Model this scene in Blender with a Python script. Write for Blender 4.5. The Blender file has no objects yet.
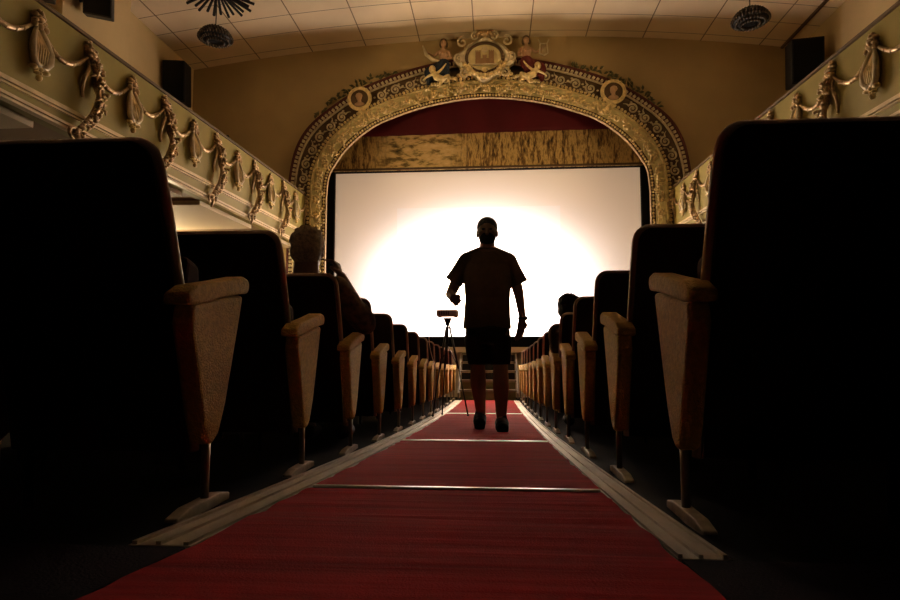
import bpy, bmesh, math, random
from mathutils import Vector, Matrix
random.seed(7)
PI = math.pi
scene = bpy.context.scene
COL = scene.collection

# ------------------------------------------------------------------ camera
cam_data = bpy.data.cameras.new('camera')
cam_data.sensor_width = 36.0
cam_data.lens = 24.0
cam_data.clip_start = 0.02
cam = bpy.data.objects.new('camera', cam_data)
COL.objects.link(cam)
cam.location = (0, 0, 0)
cam.rotation_euler = (PI/2 + 0.0831, 0, 0.0746)
scene.camera = cam

# ------------------------------------------------------------------ world and exposure
world = bpy.data.worlds.new('world')
scene.world = world
world.use_nodes = True
world.node_tree.nodes['Background'].inputs[0].default_value = (1.0, 0.75, 0.5, 1)
world.node_tree.nodes['Background'].inputs[1].default_value = 0.0005
scene.view_settings.view_transform = 'Standard'
scene.view_settings.look = 'None'
scene.view_settings.gamma = 1.0
scene.view_settings.exposure = 0.0
scene.view_settings.use_curve_mapping = False

SCREEN_BASE = 0.24          # radiance of the lit cinema screen
SPOT_POWER = 15000            # projector beam on the screen
BEAM_SU, BEAM_SV = 1.0, 1.0
WARM_FILL_POWER = 28.0
ARCH_FILL_POWER = 190.0
AISLE_FILL_POWER = 140.0


def lamp(name, kind, loc, power, color, aim=None, size=0.1, parent=None, spot=None, blend=1.0):
    d = bpy.data.lights.new(name, kind)
    d.energy = power
    d.color = color
    if kind == 'AREA':
        d.size = size
    else:
        d.shadow_soft_size = size
    if kind == 'SPOT':
        d.spot_size = spot
        d.spot_blend = blend
    o = bpy.data.objects.new(name, d)
    COL.objects.link(o)
    o.location = loc
    if aim is not None:
        o.rotation_euler = (Vector(aim) - Vector(loc)).to_track_quat('-Z', 'Y').to_euler()
    if parent:
        o.parent = parent
    return o


# the beam of the small projector on the tripod in the aisle: its lens throws a frame that just
# covers the screen, brightest low in the middle
BX, BY, BZ, SD = -0.55, 7.22, 0.46, 13.6
beam = lamp('projector_beam', 'SPOT', (BX, BY, BZ), SPOT_POWER, (1.0, 0.76, 0.54), aim=(BX, SD, BZ), size=0.02, spot=math.radians(100), blend=0.05)
bd = beam.data
bd.use_nodes = True
nt = bd.node_tree
em = nt.nodes['Emission']
tc = nt.nodes.new('ShaderNodeTexCoord')
sp = nt.nodes.new('ShaderNodeSeparateXYZ')
nt.links.new(tc.outputs['Normal'], sp.inputs[0])


def mth(op, a, b=None):
    n = nt.nodes.new('ShaderNodeMath'); n.operation = op
    for i, q in enumerate((a, b)):
        if q is None:
            continue
        if isinstance(q, (int, float)):
            n.inputs[i].default_value = q
        else:
            nt.links.new(q, n.inputs[i])
    return n.outputs[0]


az = mth('ABSOLUTE', sp.outputs['Z'])
u = mth('MULTIPLY', mth('DIVIDE', sp.outputs['X'], az), BEAM_SU)
v = mth('MULTIPLY', mth('DIVIDE', sp.outputs['Y'], az), BEAM_SV)
T = SD-BY
r2 = mth('ADD', mth('POWER', mth('ABSOLUTE', mth('DIVIDE', mth('SUBTRACT', u, (-0.30-BX)/T), 0.45)), 2.0),
         mth('POWER', mth('ABSOLUTE', mth('DIVIDE', mth('SUBTRACT', v, (0.75-BZ)/T), 0.40)), 2.0))
q2 = mth('ADD', mth('POWER', mth('ABSOLUTE', mth('DIVIDE', mth('SUBTRACT', u, (-0.30-BX)/T), 0.22)), 2.0),
         mth('POWER', mth('ABSOLUTE', mth('DIVIDE', mth('SUBTRACT', v, (1.35-BZ)/T), 0.15)), 2.0))
g1 = mth('POWER', 2.71828, mth('MULTIPLY', r2, -1.0))
g2 = mth('POWER', 2.71828, mth('MULTIPLY', q2, -1.0))
g = mth('ADD', mth('MULTIPLY', g1, 0.31), mth('MULTIPLY', g2, 5.0))
frame = mth('MULTIPLY', mth('MULTIPLY', mth('GREATER_THAN', u, (-3.70-BX)/T), mth('LESS_THAN', u, (3.29-BX)/T)),
            mth('MULTIPLY', mth('GREATER_THAN', v, (0.31-BZ)/T), mth('LESS_THAN', v, (4.12-BZ)/T)))
nt.links.new(mth('MULTIPLY', g, frame), em.inputs['Strength'])
cm = nt.nodes.new('ShaderNodeMixRGB')
cm.inputs['Color1'].default_value = (1, 1, 1, 1)
cm.inputs['Color2'].default_value = (0.92, 1.06, 1.50, 1)      # the beam is whiter around its bright middle
cf = nt.nodes.new('ShaderNodeMath'); cf.operation = 'MULTIPLY'; cf.use_clamp = True; cf.inputs[1].default_value = 3.0
nt.links.new(g1, cf.inputs[0])
nt.links.new(mth('MULTIPLY', cf.outputs[0], mth('SUBTRACT', 1.0, g2)), cm.inputs['Fac'])
nt.links.new(cm.outputs[0], em.inputs['Color'])

# ------------------------------------------------------------------ materials
def mat(name, color, rough=0.6, metal=0.0, noise=0.0, nscale=8.0, bump=0.0, bscale=60.0, sheen=0.0, spec=0.5, color2=None, stretch=None):
    m = bpy.data.materials.new(name)
    m.use_nodes = True
    nt = m.node_tree
    b = nt.nodes['Principled BSDF']
    b.inputs['Base Color'].default_value = (*color, 1)
    b.inputs['Roughness'].default_value = rough
    b.inputs['Metallic'].default_value = metal
    b.inputs['Specular IOR Level'].default_value = spec
    if sheen:
        b.inputs['Sheen Weight'].default_value = sheen
        b.inputs['Sheen Tint'].default_value = (*color, 1)
    tc = nt.nodes.new('ShaderNodeTexCoord')
    src = tc.outputs['Object']
    if stretch:
        mp = nt.nodes.new('ShaderNodeMapping')
        mp.inputs['Scale'].default_value = stretch
        nt.links.new(src, mp.inputs['Vector'])
        src = mp.outputs['Vector']
    if noise:
        n = nt.nodes.new('ShaderNodeTexNoise')
        n.inputs['Scale'].default_value = nscale
        n.inputs['Detail'].default_value = 5
        nt.links.new(src, n.inputs['Vector'])
        r = nt.nodes.new('ShaderNodeValToRGB')
        r.color_ramp.elements[0].position = 0.3
        r.color_ramp.elements[1].position = 0.7
        c2 = color2 or tuple(c*(1-noise) for c in color)
        r.color_ramp.elements[0].color = (*c2, 1)
        r.color_ramp.elements[1].color = (*color, 1)
        nt.links.new(n.outputs['Fac'], r.inputs['Fac'])
        nt.links.new(r.outputs['Color'], b.inputs['Base Color'])
    if bump:
        n2 = nt.nodes.new('ShaderNodeTexNoise')
        n2.inputs['Scale'].default_value = bscale
        n2.inputs['Detail'].default_value = 3
        nt.links.new(src, n2.inputs['Vector'])
        bp = nt.nodes.new('ShaderNodeBump')
        bp.inputs['Strength'].default_value = bump
        bp.inputs['Distance'].default_value = 0.01
        nt.links.new(n2.outputs['Fac'], bp.inputs['Height'])
        nt.links.new(bp.outputs['Normal'], b.inputs['Normal'])
    return m


M = {}
M['wall'] = mat('ochre_plaster', (0.50, 0.37, 0.17), 0.85, noise=0.15, nscale=1.2, bump=0.1, bscale=40)
M['side_wall'] = mat('cream_plaster', (0.66, 0.50, 0.26), 0.85, noise=0.12, nscale=1.5)
M['dark_wall'] = mat('dark_absorber', (0.05, 0.025, 0.015), 0.6)  # dark colour set to soak up bounced light
M['olive'] = mat('olive_paint', (0.34, 0.27, 0.06), 0.5, noise=0.2, nscale=3)
M['cream'] = mat('cream_moulding', (0.90, 0.72, 0.42), 0.4, noise=0.25, nscale=9)
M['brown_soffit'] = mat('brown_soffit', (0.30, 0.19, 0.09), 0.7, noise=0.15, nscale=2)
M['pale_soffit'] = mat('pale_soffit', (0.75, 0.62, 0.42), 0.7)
M['gold'] = mat('gilding', (1.0, 0.78, 0.38), 0.28, metal=0.3, noise=0.45, nscale=14, bump=0.35, bscale=45)
M['old_gold'] = mat('worn_gilding', (0.80, 0.56, 0.30), 0.28, metal=0.5, noise=0.6, nscale=18, bump=0.35, bscale=60)
M['silver'] = mat('silvered_plaster', (0.80, 0.68, 0.45), 0.32, metal=0.35, noise=0.35, nscale=12, bump=0.25, bscale=60)
M['arch_brown'] = mat('arch_dark_brown', (0.13, 0.075, 0.03), 0.6, noise=0.3, nscale=8)
M['arch_red'] = mat('arch_dark_red', (0.10, 0.02, 0.012), 0.6)
M['arch_olive'] = mat('arch_olive_gold', (0.82, 0.70, 0.34), 0.36, metal=0.25, noise=0.3, nscale=6)
M['emblem'] = mat('emblem_brown', (0.30, 0.17, 0.07), 0.6)
M['leaf'] = mat('dark_olive_leaf', (0.13, 0.12, 0.04), 0.5, noise=0.4, nscale=10)
M['red_curtain'] = mat('red_velvet', (0.13, 0.003, 0.012), 0.8, noise=0.3, nscale=2, sheen=0.3)
M['black'] = mat('black_cloth', (0.006, 0.005, 0.005), 0.85, spec=0.15)
M['black_plastic'] = mat('black_plastic', (0.012, 0.012, 0.013), 0.55, spec=0.3)
M['dark_metal'] = mat('dark_metal', (0.05, 0.045, 0.04), 0.4, metal=0.8)
M['seat_shell'] = mat('dark_brown_vinyl', (0.020, 0.008, 0.006), 0.36, bump=0.15, bscale=150)
M['seat_trim'] = mat('brown_edge_piping', (0.50, 0.36, 0.27), 0.28, bump=0.2, bscale=50)
M['seat_front'] = mat('dark_red_plush', (0.05, 0.008, 0.008), 0.9)
M['ochre'] = mat('ochre_plush', (0.72, 0.45, 0.09), 0.8, noise=0.35, nscale=70, bump=0.6, bscale=170, sheen=0.15)
M['pole'] = mat('worn_steel', (0.30, 0.24, 0.18), 0.4, metal=0.8)
M['plate'] = mat('pale_foot_plate', (0.62, 0.53, 0.42), 0.5, noise=0.4, nscale=30)
M['strip'] = mat('worn_aluminium_edge', (0.60, 0.50, 0.37), 0.45, metal=0.3, noise=0.55, nscale=9, bump=0.3, bscale=50, stretch=(1, .25, 1))
M['bar'] = mat('bright_metal_bar', (0.85, 0.78, 0.68), 0.35, metal=0.6)
M['floor'] = mat('dark_floor', (0.008, 0.006, 0.005), 0.9, spec=0.03, noise=0.4, nscale=5)
M['stage'] = mat('stage_boards', (0.006, 0.005, 0.005), 0.8, spec=0.1)
M['step_green'] = mat('grey_green_paint', (0.20, 0.20, 0.085), 0.6, noise=0.2, nscale=5)
M['step_pale'] = mat('pale_step_nosing', (0.26, 0.22, 0.16), 0.5)
M['skin'] = mat('skin', (0.22, 0.12, 0.08), 0.6)
M['shirt'] = mat('brown_shirt', (0.11, 0.07, 0.035), 0.9, noise=0.25, nscale=25)
M['shirt2'] = mat('patterned_brown_shirt', (0.15, 0.075, 0.045), 0.9, noise=0.75, nscale=30)
M['shorts'] = mat('black_shorts', (0.008, 0.008, 0.009), 0.9, spec=0.2)
M['hair_grey'] = mat('grey_hair', (0.55, 0.44, 0.30), 0.7, noise=0.5, nscale=60, bump=0.8, bscale=120)
M['hair_dark'] = mat('dark_hair', (0.015, 0.010, 0.008), 0.7, bump=0.8, bscale=120)
M['white_plastic'] = mat('white_plastic', (0.85, 0.72, 0.66), 0.5)
M['blue_robe'] = mat('dark_blue_paint', (0.012, 0.025, 0.055), 0.6)
M['red_robe'] = mat('dark_red_paint', (0.14, 0.012, 0.012), 0.6)
M['statue_skin'] = mat('painted_flesh', (0.50, 0.30, 0.17), 0.55)
M['crystal'] = mat('smoky_glass_beads', (0.10, 0.07, 0.05), 0.25, noise=0.7, nscale=40)
M['brass_glow'] = mat('frosted_bulb', (0.9, 0.7, 0.4), 0.5)


def ceiling_material():
    m = mat('ceiling_tiles', (0.62, 0.49, 0.30), 0.8)
    nt = m.node_tree
    b = nt.nodes['Principled BSDF']
    tc = nt.nodes.new('ShaderNodeTexCoord')
    sp = nt.nodes.new('ShaderNodeSeparateXYZ')
    nt.links.new(tc.outputs['Object'], sp.inputs[0])

    def line(out, size, w, off):
        a = nt.nodes.new('ShaderNodeMath'); a.operation = 'MULTIPLY_ADD'
        a.inputs[1].default_value = 1/size; a.inputs[2].default_value = off + 100
        nt.links.new(out, a.inputs[0])
        f = nt.nodes.new('ShaderNodeMath'); f.operation = 'FRACT'
        nt.links.new(a.outputs[0], f.inputs[0])
        g = nt.nodes.new('ShaderNodeMath'); g.operation = 'LESS_THAN'
        g.inputs[1].default_value = w/size
        nt.links.new(f.outputs[0], g.inputs[0])
        return g.outputs[0]
    lx = line(sp.outputs['X'], 1.2, 0.022, 0.35)
    ly = line(sp.outputs['Y'], 0.62, 0.016, 0.1)
    mx = nt.nodes.new('ShaderNodeMath'); mx.operation = 'MAXIMUM'
    nt.links.new(lx, mx.inputs[0]); nt.links.new(ly, mx.inputs[1])
    n = nt.nodes.new('ShaderNodeTexNoise'); n.inputs['Scale'].default_value = 1.1
    nt.links.new(tc.outputs['Object'], n.inputs['Vector'])
    r = nt.nodes.new('ShaderNodeValToRGB')
    r.color_ramp.elements[0].position = .35; r.color_ramp.elements[1].position = .65
    r.color_ramp.elements[0].color = (0.78, 0.64, 0.44, 1)
    r.color_ramp.elements[1].color = (0.88, 0.74, 0.52, 1)
    nt.links.new(n.outputs['Fac'], r.inputs['Fac'])
    mix = nt.nodes.new('ShaderNodeMixRGB')
    nt.links.new(mx.outputs[0], mix.inputs['Fac'])
    nt.links.new(r.outputs['Color'], mix.inputs['Color1'])
    mix.inputs['Color2'].default_value = (0.22, 0.15, 0.08, 1)
    nt.links.new(mix.outputs[0], b.inputs['Base Color'])
    return m


M['ceiling'] = ceiling_material()


def carpet_material():
    m = mat('red_carpet', (0.42, 0.02, 0.018), 0.95, spec=0.06)
    nt = m.node_tree
    b = nt.nodes['Principled BSDF']
    tc = nt.nodes.new('ShaderNodeTexCoord')
    mp = nt.nodes.new('ShaderNodeMapping'); mp.inputs['Scale'].default_value = (1.2, 14, 1)
    nt.links.new(tc.outputs['Object'], mp.inputs['Vector'])
    n = nt.nodes.new('ShaderNodeTexNoise'); n.inputs['Scale'].default_value = 1.6; n.inputs['Detail'].default_value = 6
    nt.links.new(mp.outputs[0], n.inputs['Vector'])
    r = nt.nodes.new('ShaderNodeValToRGB')
    r.color_ramp.elements[0].position = .25; r.color_ramp.elements[1].position = .75
    r.color_ramp.elements[0].color = (0.20, 0.006, 0.008, 1)
    r.color_ramp.elements[1].color = (0.48, 0.018, 0.020, 1)
    nt.links.new(n.outputs['Fac'], r.inputs['Fac'])
    nt.links.new(r.outputs['Color'], b.inputs['Base Color'])
    n2 = nt.nodes.new('ShaderNodeTexNoise'); n2.inputs['Scale'].default_value = 240
    nt.links.new(tc.outputs['Object'], n2.inputs['Vector'])
    ad = nt.nodes.new('ShaderNodeMath'); ad.operation = 'MULTIPLY_ADD'
    ad.inputs[1].default_value = 0.25
    nt.links.new(n2.outputs['Fac'], ad.inputs[0]); nt.links.new(n.outputs['Fac'], ad.inputs[2])
    bp = nt.nodes.new('ShaderNodeBump'); bp.inputs['Strength'].default_value = .6; bp.inputs['Distance'].default_value = .012
    nt.links.new(ad.outputs[0], bp.inputs['Height'])
    nt.links.new(bp.outputs['Normal'], b.inputs['Normal'])
    return m


M['carpet'] = carpet_material()


def screen_material():
    m = mat('lit_cinema_screen', (0.80, 0.74, 0.66), 0.9, spec=0.1)
    nt = m.node_tree
    b = nt.nodes['Principled BSDF']
    tc = nt.nodes.new('ShaderNodeTexCoord')
    sp = nt.nodes.new('ShaderNodeSeparateXYZ')
    nt.links.new(tc.outputs['Object'], sp.inputs[0])

    def cmp(out, v, op):
        a = nt.nodes.new('ShaderNodeMath'); a.operation = op
        a.inputs[1].default_value = v
        nt.links.new(out, a.inputs[0])
        return a.outputs[0]

    def mul(a, c):
        x = nt.nodes.new('ShaderNodeMath'); x.operation = 'MULTIPLY'
        nt.links.new(a, x.inputs[0]); nt.links.new(c, x.inputs[1])
        return x.outputs[0]
    # the projected picture: a pale bluish rectangle on the screen
    k = mul(mul(cmp(sp.outputs['X'], -2.25, 'GREATER_THAN'), cmp(sp.outputs['X'], 1.50, 'LESS_THAN')), cmp(sp.outputs['Z'], 3.28, 'LESS_THAN'))
    mix = nt.nodes.new('ShaderNodeMixRGB')
    nt.links.new(k, mix.inputs['Fac'])
    mix.inputs['Color1'].default_value = (1.0, 0.66, 0.42, 1)
    mix.inputs['Color2'].default_value = (1.0, 0.82, 0.72, 1)
    nt.links.new(mix.outputs[0], b.inputs['Emission Color'])
    b.inputs['Emission Strength'].default_value = SCREEN_BASE
    return m


M['screen'] = screen_material()


def pelmet_material():
    m = mat('painted_tapestry', (0.3, 0.2, 0.08), 0.85)
    nt = m.node_tree
    b = nt.nodes['Principled BSDF']
    tc = nt.nodes.new('ShaderNodeTexCoord')
    sp = nt.nodes.new('ShaderNodeSeparateXYZ')
    nt.links.new(tc.outputs['Object'], sp.inputs[0])
    # right part: vertical figures; left part: blotchy landscape
    mp = nt.nodes.new('ShaderNodeMapping'); mp.inputs['Scale'].default_value = (7, 1, 1.6)
    mp.inputs['Rotation'].default_value = (0, .25, 0)
    nt.links.new(tc.outputs['Object'], mp.inputs['Vector'])
    n = nt.nodes.new('ShaderNodeTexNoise'); n.inputs['Scale'].default_value = 2.2; n.inputs['Detail'].default_value = 8; n.inputs['Roughness'].default_value = .7
    nt.links.new(mp.outputs[0], n.inputs['Vector'])
    mp2 = nt.nodes.new('ShaderNodeMapping'); mp2.inputs['Scale'].default_value = (1.4, 1, 3.5)
    nt.links.new(tc.outputs['Object'], mp2.inputs['Vector'])
    n2 = nt.nodes.new('ShaderNodeTexNoise'); n2.inputs['Scale'].default_value = 2.2; n2.inputs['Detail'].default_value = 8; n2.inputs['Roughness'].default_value = .65
    nt.links.new(mp2.outputs[0], n2.inputs['Vector'])
    # window function on X for the landscape
    mr = nt.nodes.new('ShaderNodeMath'); mr.operation = 'ADD'; mr.inputs[1].default_value = 1.7
    nt.links.new(sp.outputs['X'], mr.inputs[0])
    ab = nt.nodes.new('ShaderNodeMath'); ab.operation = 'ABSOLUTE'
    nt.links.new(mr.outputs[0], ab.inputs[0])
    lt = nt.nodes.new('ShaderNodeMapRange')
    lt.inputs['From Min'].default_value = .6; lt.inputs['From Max'].default_value = 1.2
    lt.inputs['To Min'].default_value = 1; lt.inputs['To Max'].default_value = 0
    nt.links.new(ab.outputs[0], lt.inputs['Value'])
    r1 = nt.nodes.new('ShaderNodeValToRGB'); r2 = nt.nodes.new('ShaderNodeValToRGB')
    for r, cols in ((r1, [(.34, (.03, .018, .01)), (.45, (.28, .16, .05)), (.55, (.80, .56, .22)), (.7, (.22, .15, .06))]),
                    (r2, [(.3, (.06, .045, .02)), (.42, (.30, .20, .07)), (.5, (.80, .58, .26)), (.68, (.95, .75, .42))])):
        e = r.color_ramp.elements
        e[0].position, e[0].color = cols[0][0], (*cols[0][1], 1)
        e[1].position, e[1].color = cols[-1][0], (*cols[-1][1], 1)
        for p, c in cols[1:-1]:
            x = e.new(p); x.color = (*c, 1)
    nt.links.new(n.outputs['Fac'], r1.inputs['Fac']); nt.links.new(n2.outputs['Fac'], r2.inputs['Fac'])
    mix = nt.nodes.new('ShaderNodeMixRGB')
    nt.links.new(lt.outputs[0], mix.inputs['Fac'])
    nt.links.new(r1.outputs[0], mix.inputs['Color1']); nt.links.new(r2.outputs[0], mix.inputs['Color2'])
    nt.links.new(mix.outputs[0], b.inputs['Base Color'])
    return m


M['pelmet'] = pelmet_material()

# ------------------------------------------------------------------ mesh helpers
class MB:
    def __init__(self):
        self.v = []; self.f = []

    def add(self, vs, fs):
        n = len(self.v)
        self.v += [tuple(v) for v in vs]
        self.f += [tuple(i+n for i in f) for f in fs]
        return self

    def box(self, x0, x1, y0, y1, z0, z1):
        x0, x1 = sorted((x0, x1)); y0, y1 = sorted((y0, y1)); z0, z1 = sorted((z0, z1))
        vs = [(x0, y0, z0), (x1, y0, z0), (x1, y1, z0), (x0, y1, z0), (x0, y0, z1), (x1, y0, z1), (x1, y1, z1), (x0, y1, z1)]
        return self.add(vs, [(0, 3, 2, 1), (4, 5, 6, 7), (0, 1, 5, 4), (1, 2, 6, 5), (2, 3, 7, 6), (3, 0, 4, 7)])

    def obox(self, c, hx, hy, hz, R):
        vs = []
        for z in (-1, 1):
            for x, y in ((-1, -1), (1, -1), (1, 1), (-1, 1)):
                vs.append(Vector(c) + R @ Vector((x*hx, y*hy, z*hz)))
        return self.add(vs, [(0, 3, 2, 1), (4, 5, 6, 7), (0, 1, 5, 4), (1, 2, 6, 5), (2, 3, 7, 6), (3, 0, 4, 7)])

    def tube(self, pts, rad, n=8, closed=False, flat=None, cap=True):
        pts = [Vector(p) for p in pts]
        if not hasattr(rad, '__len__'):
            rad = [rad]*len(pts)
        k = len(pts)
        prev = None; rings = []
        for i, p in enumerate(pts):
            if closed:
                t = pts[(i+1) % k] - pts[i-1]
            else:
                t = pts[min(i+1, k-1)] - pts[max(i-1, 0)]
            if t.length < 1e-9:
                t = Vector((0, 0, 1))
            t.normalize()
            if prev is None:
                a = Vector((0, 0, 1)) if abs(t.z) < .9 else Vector((1, 0, 0))
                u = t.cross(a).normalized()
            else:
                u = (prev - t*prev.dot(t))
                u = u.normalized() if u.length > 1e-6 else t.orthogonal().normalized()
            prev = u
            w = t.cross(u)
            ring = []
            for j in range(n):
                a = 2*PI*j/n
                o = u*math.cos(a)*rad[i] + w*math.sin(a)*rad[i]
                if flat is not None:
                    ax = Vector(flat[0]); o = o - ax*(o.dot(ax))*(1-flat[1])
                ring.append(p+o)
            rings.append(ring)
        vs = [v for r in rings for v in r]
        fs = []
        for i in range(k if closed else k-1):
            i2 = (i+1) % k
            for j in range(n):
                j2 = (j+1) % n
                fs.append((i*n+j, i*n+j2, i2*n+j2, i2*n+j))
        if cap and not closed:
            fs.append(tuple(reversed(range(n)))); fs.append(tuple((k-1)*n+j for j in range(n)))
        return self.add(vs, fs)

    def capsule(self, p0, p1, r0, r1, n=14, m=4):
        p0, p1 = Vector(p0), Vector(p1)
        d = (p1-p0)
        if d.length < 1e-6:
            d = Vector((0, 0, 1e-4))
        d.normalize()
        pts, rr = [], []
        for i in range(m+1):
            a = PI/2*(1-i/m)
            pts.append(p0 - d*r0*math.sin(a)); rr.append(max(r0*math.cos(a), r0*.05))
        for i in range(m+1):
            a = PI/2*i/m
            pts.append(p1 + d*r1*math.sin(a)); rr.append(max(r1*math.cos(a), r1*.05))
        return self.tube(pts, rr, n)

    def ball(self, c, r, n=12, m=8):
        if not hasattr(r, '__len__'):
            r = (r, r, r)
        vs = [(c[0], c[1], c[2]-r[2])]
        for i in range(1, m):
            a = -PI/2 + PI*i/m
            for j in range(n):
                b = 2*PI*j/n
                vs.append((c[0]+r[0]*math.cos(a)*math.cos(b), c[1]+r[1]*math.cos(a)*math.sin(b), c[2]+r[2]*math.sin(a)))
        vs.append((c[0], c[1], c[2]+r[2]))
        fs = []
        for j in range(n):
            fs.append((0, 1+(j+1) % n, 1+j))
            fs.append((len(vs)-1, 1+(m-2)*n+j, 1+(m-2)*n+(j+1) % n))
        for i in range(m-2):
            for j in range(n):
                a, b2 = 1+i*n+j, 1+i*n+(j+1) % n
                fs.append((a, b2, b2+n, a+n))
        return self.add(vs, fs)

    def loft(self, secs, n=20):
        """secs: (cx, cy, cz, rx, ry) horizontal ellipses, bottom to top, closed ends"""
        vs = []
        for cx, cy, cz, rx, ry in secs:
            for j in range(n):
                b = 2*PI*j/n
                vs.append((cx+rx*math.cos(b), cy+ry*math.sin(b), cz))
        fs = [tuple(reversed(range(n)))]
        for i in range(len(secs)-1):
            for j in range(n):
                j2 = (j+1) % n
                fs.append((i*n+j, i*n+j2, (i+1)*n+j2, (i+1)*n+j))
        fs.append(tuple((len(secs)-1)*n+j for j in range(n)))
        return self.add(vs, fs)

    def prism(self, poly, x0, x1, axis='x'):
        """polygon in (y,z) extruded along x, or (x,z) extruded along y"""
        n = len(poly)
        if axis == 'x':
            vs = [(x0, a, b) for a, b in poly] + [(x1, a, b) for a, b in poly]
        elif axis == 'y':
            vs = [(a, x0, b) for a, b in poly] + [(a, x1, b) for a, b in poly]
        else:
            vs = [(a, b, x0) for a, b in poly] + [(a, b, x1) for a, b in poly]
        fs = [tuple(range(n)), tuple(reversed(range(n, 2*n)))]
        for i in range(n):
            j = (i+1) % n
            fs.append((i, i+n, j+n, j))
        return self.add(vs, fs)

    def mirror_x(self):
        self.v = [(-a, b, c) for a, b, c in self.v]
        self.f = [tuple(reversed(f)) for f in self.f]
        return self

    def shift(self, d):
        self.v = [(a+d[0], b+d[1], c+d[2]) for a, b, c in self.v]
        return self

    def mesh(self, name):
        me = bpy.data.meshes.new(name)
        me.from_pydata(self.v, [], self.f)
        bm = bmesh.new(); bm.from_mesh(me)
        bmesh.ops.recalc_face_normals(bm, faces=bm.faces)
        bm.to_mesh(me); bm.free()
        return me

    def build(self, name, m, parent=None, smooth=False, bevel=0.0, loc=None):
        me = self.mesh(name)
        me.materials.append(m)
        if smooth:
            for p in me.polygons:
                p.use_smooth = True
        o = bpy.data.objects.new(name, me)
        COL.objects.link(o)
        if parent:
            o.parent = parent
        if loc:
            o.location = loc
        if bevel:
            b = o.modifiers.new('bevel', 'BEVEL'); b.width = bevel; b.segments = 3; b.limit_method = 'ANGLE'
        return o

    def bake_remesh(self, name, m, parent=None, voxel=0.008, smooth=3):
        o = self.build(name, m)
        r = o.modifiers.new('r', 'REMESH'); r.mode = 'VOXEL'; r.voxel_size = voxel; r.use_smooth_shade = True
        s = o.modifiers.new('s', 'SMOOTH'); s.factor = .6; s.iterations = smooth
        dg = bpy.context.evaluated_depsgraph_get()
        me = bpy.data.meshes.new_from_object(o.evaluated_get(dg))
        old = o.data
        o.modifiers.clear()
        o.data = me
        bpy.data.meshes.remove(old)
        if parent:
            o.parent = parent
        return o


def tag(o, label, cat, group=None):
    o['label'] = label; o['category'] = cat
    if group:
        o['group'] = group
    return o


def thing(name, label, cat, loc=(0, 0, 0), group=None, rz=0):
    o = bpy.data.objects.new(name, None)
    COL.objects.link(o)
    o.location = loc; o.rotation_euler = (0, 0, rz)
    o.empty_display_size = .1
    return tag(o, label, cat, group)


def struct(name, mb, m, **k):
    o = mb.build(name, m, **k)
    o['kind'] = 'structure'
    return o


def copy_tree(o, parent=None):
    c = o.copy(); COL.objects.link(c)
    if parent:
        c.parent = parent
    for ch in list(o.children):
        copy_tree(ch, c)
    return c


def fl(y):
    """height of the raked floor"""
    y = min(y, 12.7)
    return -0.304 - 0.0845*y + 0.0025*y*y


X0 = -0.19                      # the hall's centre line
WL, WR = X0-6.55, X0+6.55       # side walls
YW = 12.6                       # the proscenium wall


def ceil_z(x):
    return 6.79 - 0.0115*(x-X0)**2


# ------------------------------------------------------------------ setting
b = MB()
ys = [-4 + i*0.35 for i in range(48)]
ys = [y for y in ys if y < 12.8] + [12.8]
for y0, y1 in zip(ys[:-1], ys[1:]):
    b.add([(WL, y0, fl(y0)), (WR, y0, fl(y0)), (WR, y1, fl(y1)), (WL, y1, fl(y1))], [(0, 1, 2, 3)])
for y in (0,):
    pass
struct('floor', b, M['floor'])

b = MB()
n = 28
xs = [WL + (WR-WL)*i/n for i in range(n+1)]
for a, c in zip(xs[:-1], xs[1:]):
    b.add([(a, -4, ceil_z(a)), (c, -4, ceil_z(c)), (c, YW+.3, ceil_z(c)), (a, YW+.3, ceil_z(a))], [(0, 1, 2, 3)])
struct('ceiling', b, M['ceiling'])
struct('wall_left', MB().box(WL-.2, WL, -4, YW+.4, -1.3, 6.8), M['side_wall'])
struct('wall_right', MB().box(WR, WR+.2, -4, YW+.4, -1.3, 6.8), M['side_wall'])
struct('wall_back', MB().box(WL-.2, WR+.2, -4.2, -4, -1.3, 7), M['dark_wall'])
struct('absorber_left', MB().box(WL, WL+.03, -4, YW, -1.2, 1.9), M['dark_wall'])  # unseen dark panels added on both side walls to absorb light
struct('absorber_right', MB().box(WR-.03, WR, -4, YW, -1.2, 1.9), M['dark_wall'])
# pilasters on the side walls of the balconies
struct('trim_1', MB().box(WL, WL+.42, 8.0, 9.6, 2.6, 6.33), M['side_wall'])
struct('trim_2', MB().box(WR-.42, WR, 8.0, 9.6, 2.6, 6.33), M['side_wall'])

# arch curves (dx, z), right half, from springing to crown
OUT = [(4.27, 3.30), (4.26, 3.65), (4.17, 4.22), (4.00, 4.64), (3.74, 4.97), (3.30, 5.32), (2.90, 5.57), (2.35, 5.83), (1.30, 6.15), (0.0, 6.31)]
INN = [(3.42, 3.30), (3.38, 3.70), (3.27, 3.95), (2.97, 4.36), (2.53, 4.74), (2.04, 4.99), (1.10, 5.27), (0.0, 5.39)]


def catmull(P, per=12):
    P = [Vector((*p, 0)) for p in P]
    Q = [P[0]*2-P[1]] + P + [Vector((-P[-2].x, P[-2].y, 0))]
    out = []
    for i in range(1, len(Q)-2):
        p0, p1, p2, p3 = Q[i-1:i+3]
        for k in range(per):
            t = k/per
            out.append(.5*((2*p1)+(-p0+p2)*t+(2*p0-5*p1+4*p2-p3)*t*t+(-p0+3*p1-3*p2+p3)*t**3))
    out.append(P[-1])
    return out


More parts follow.
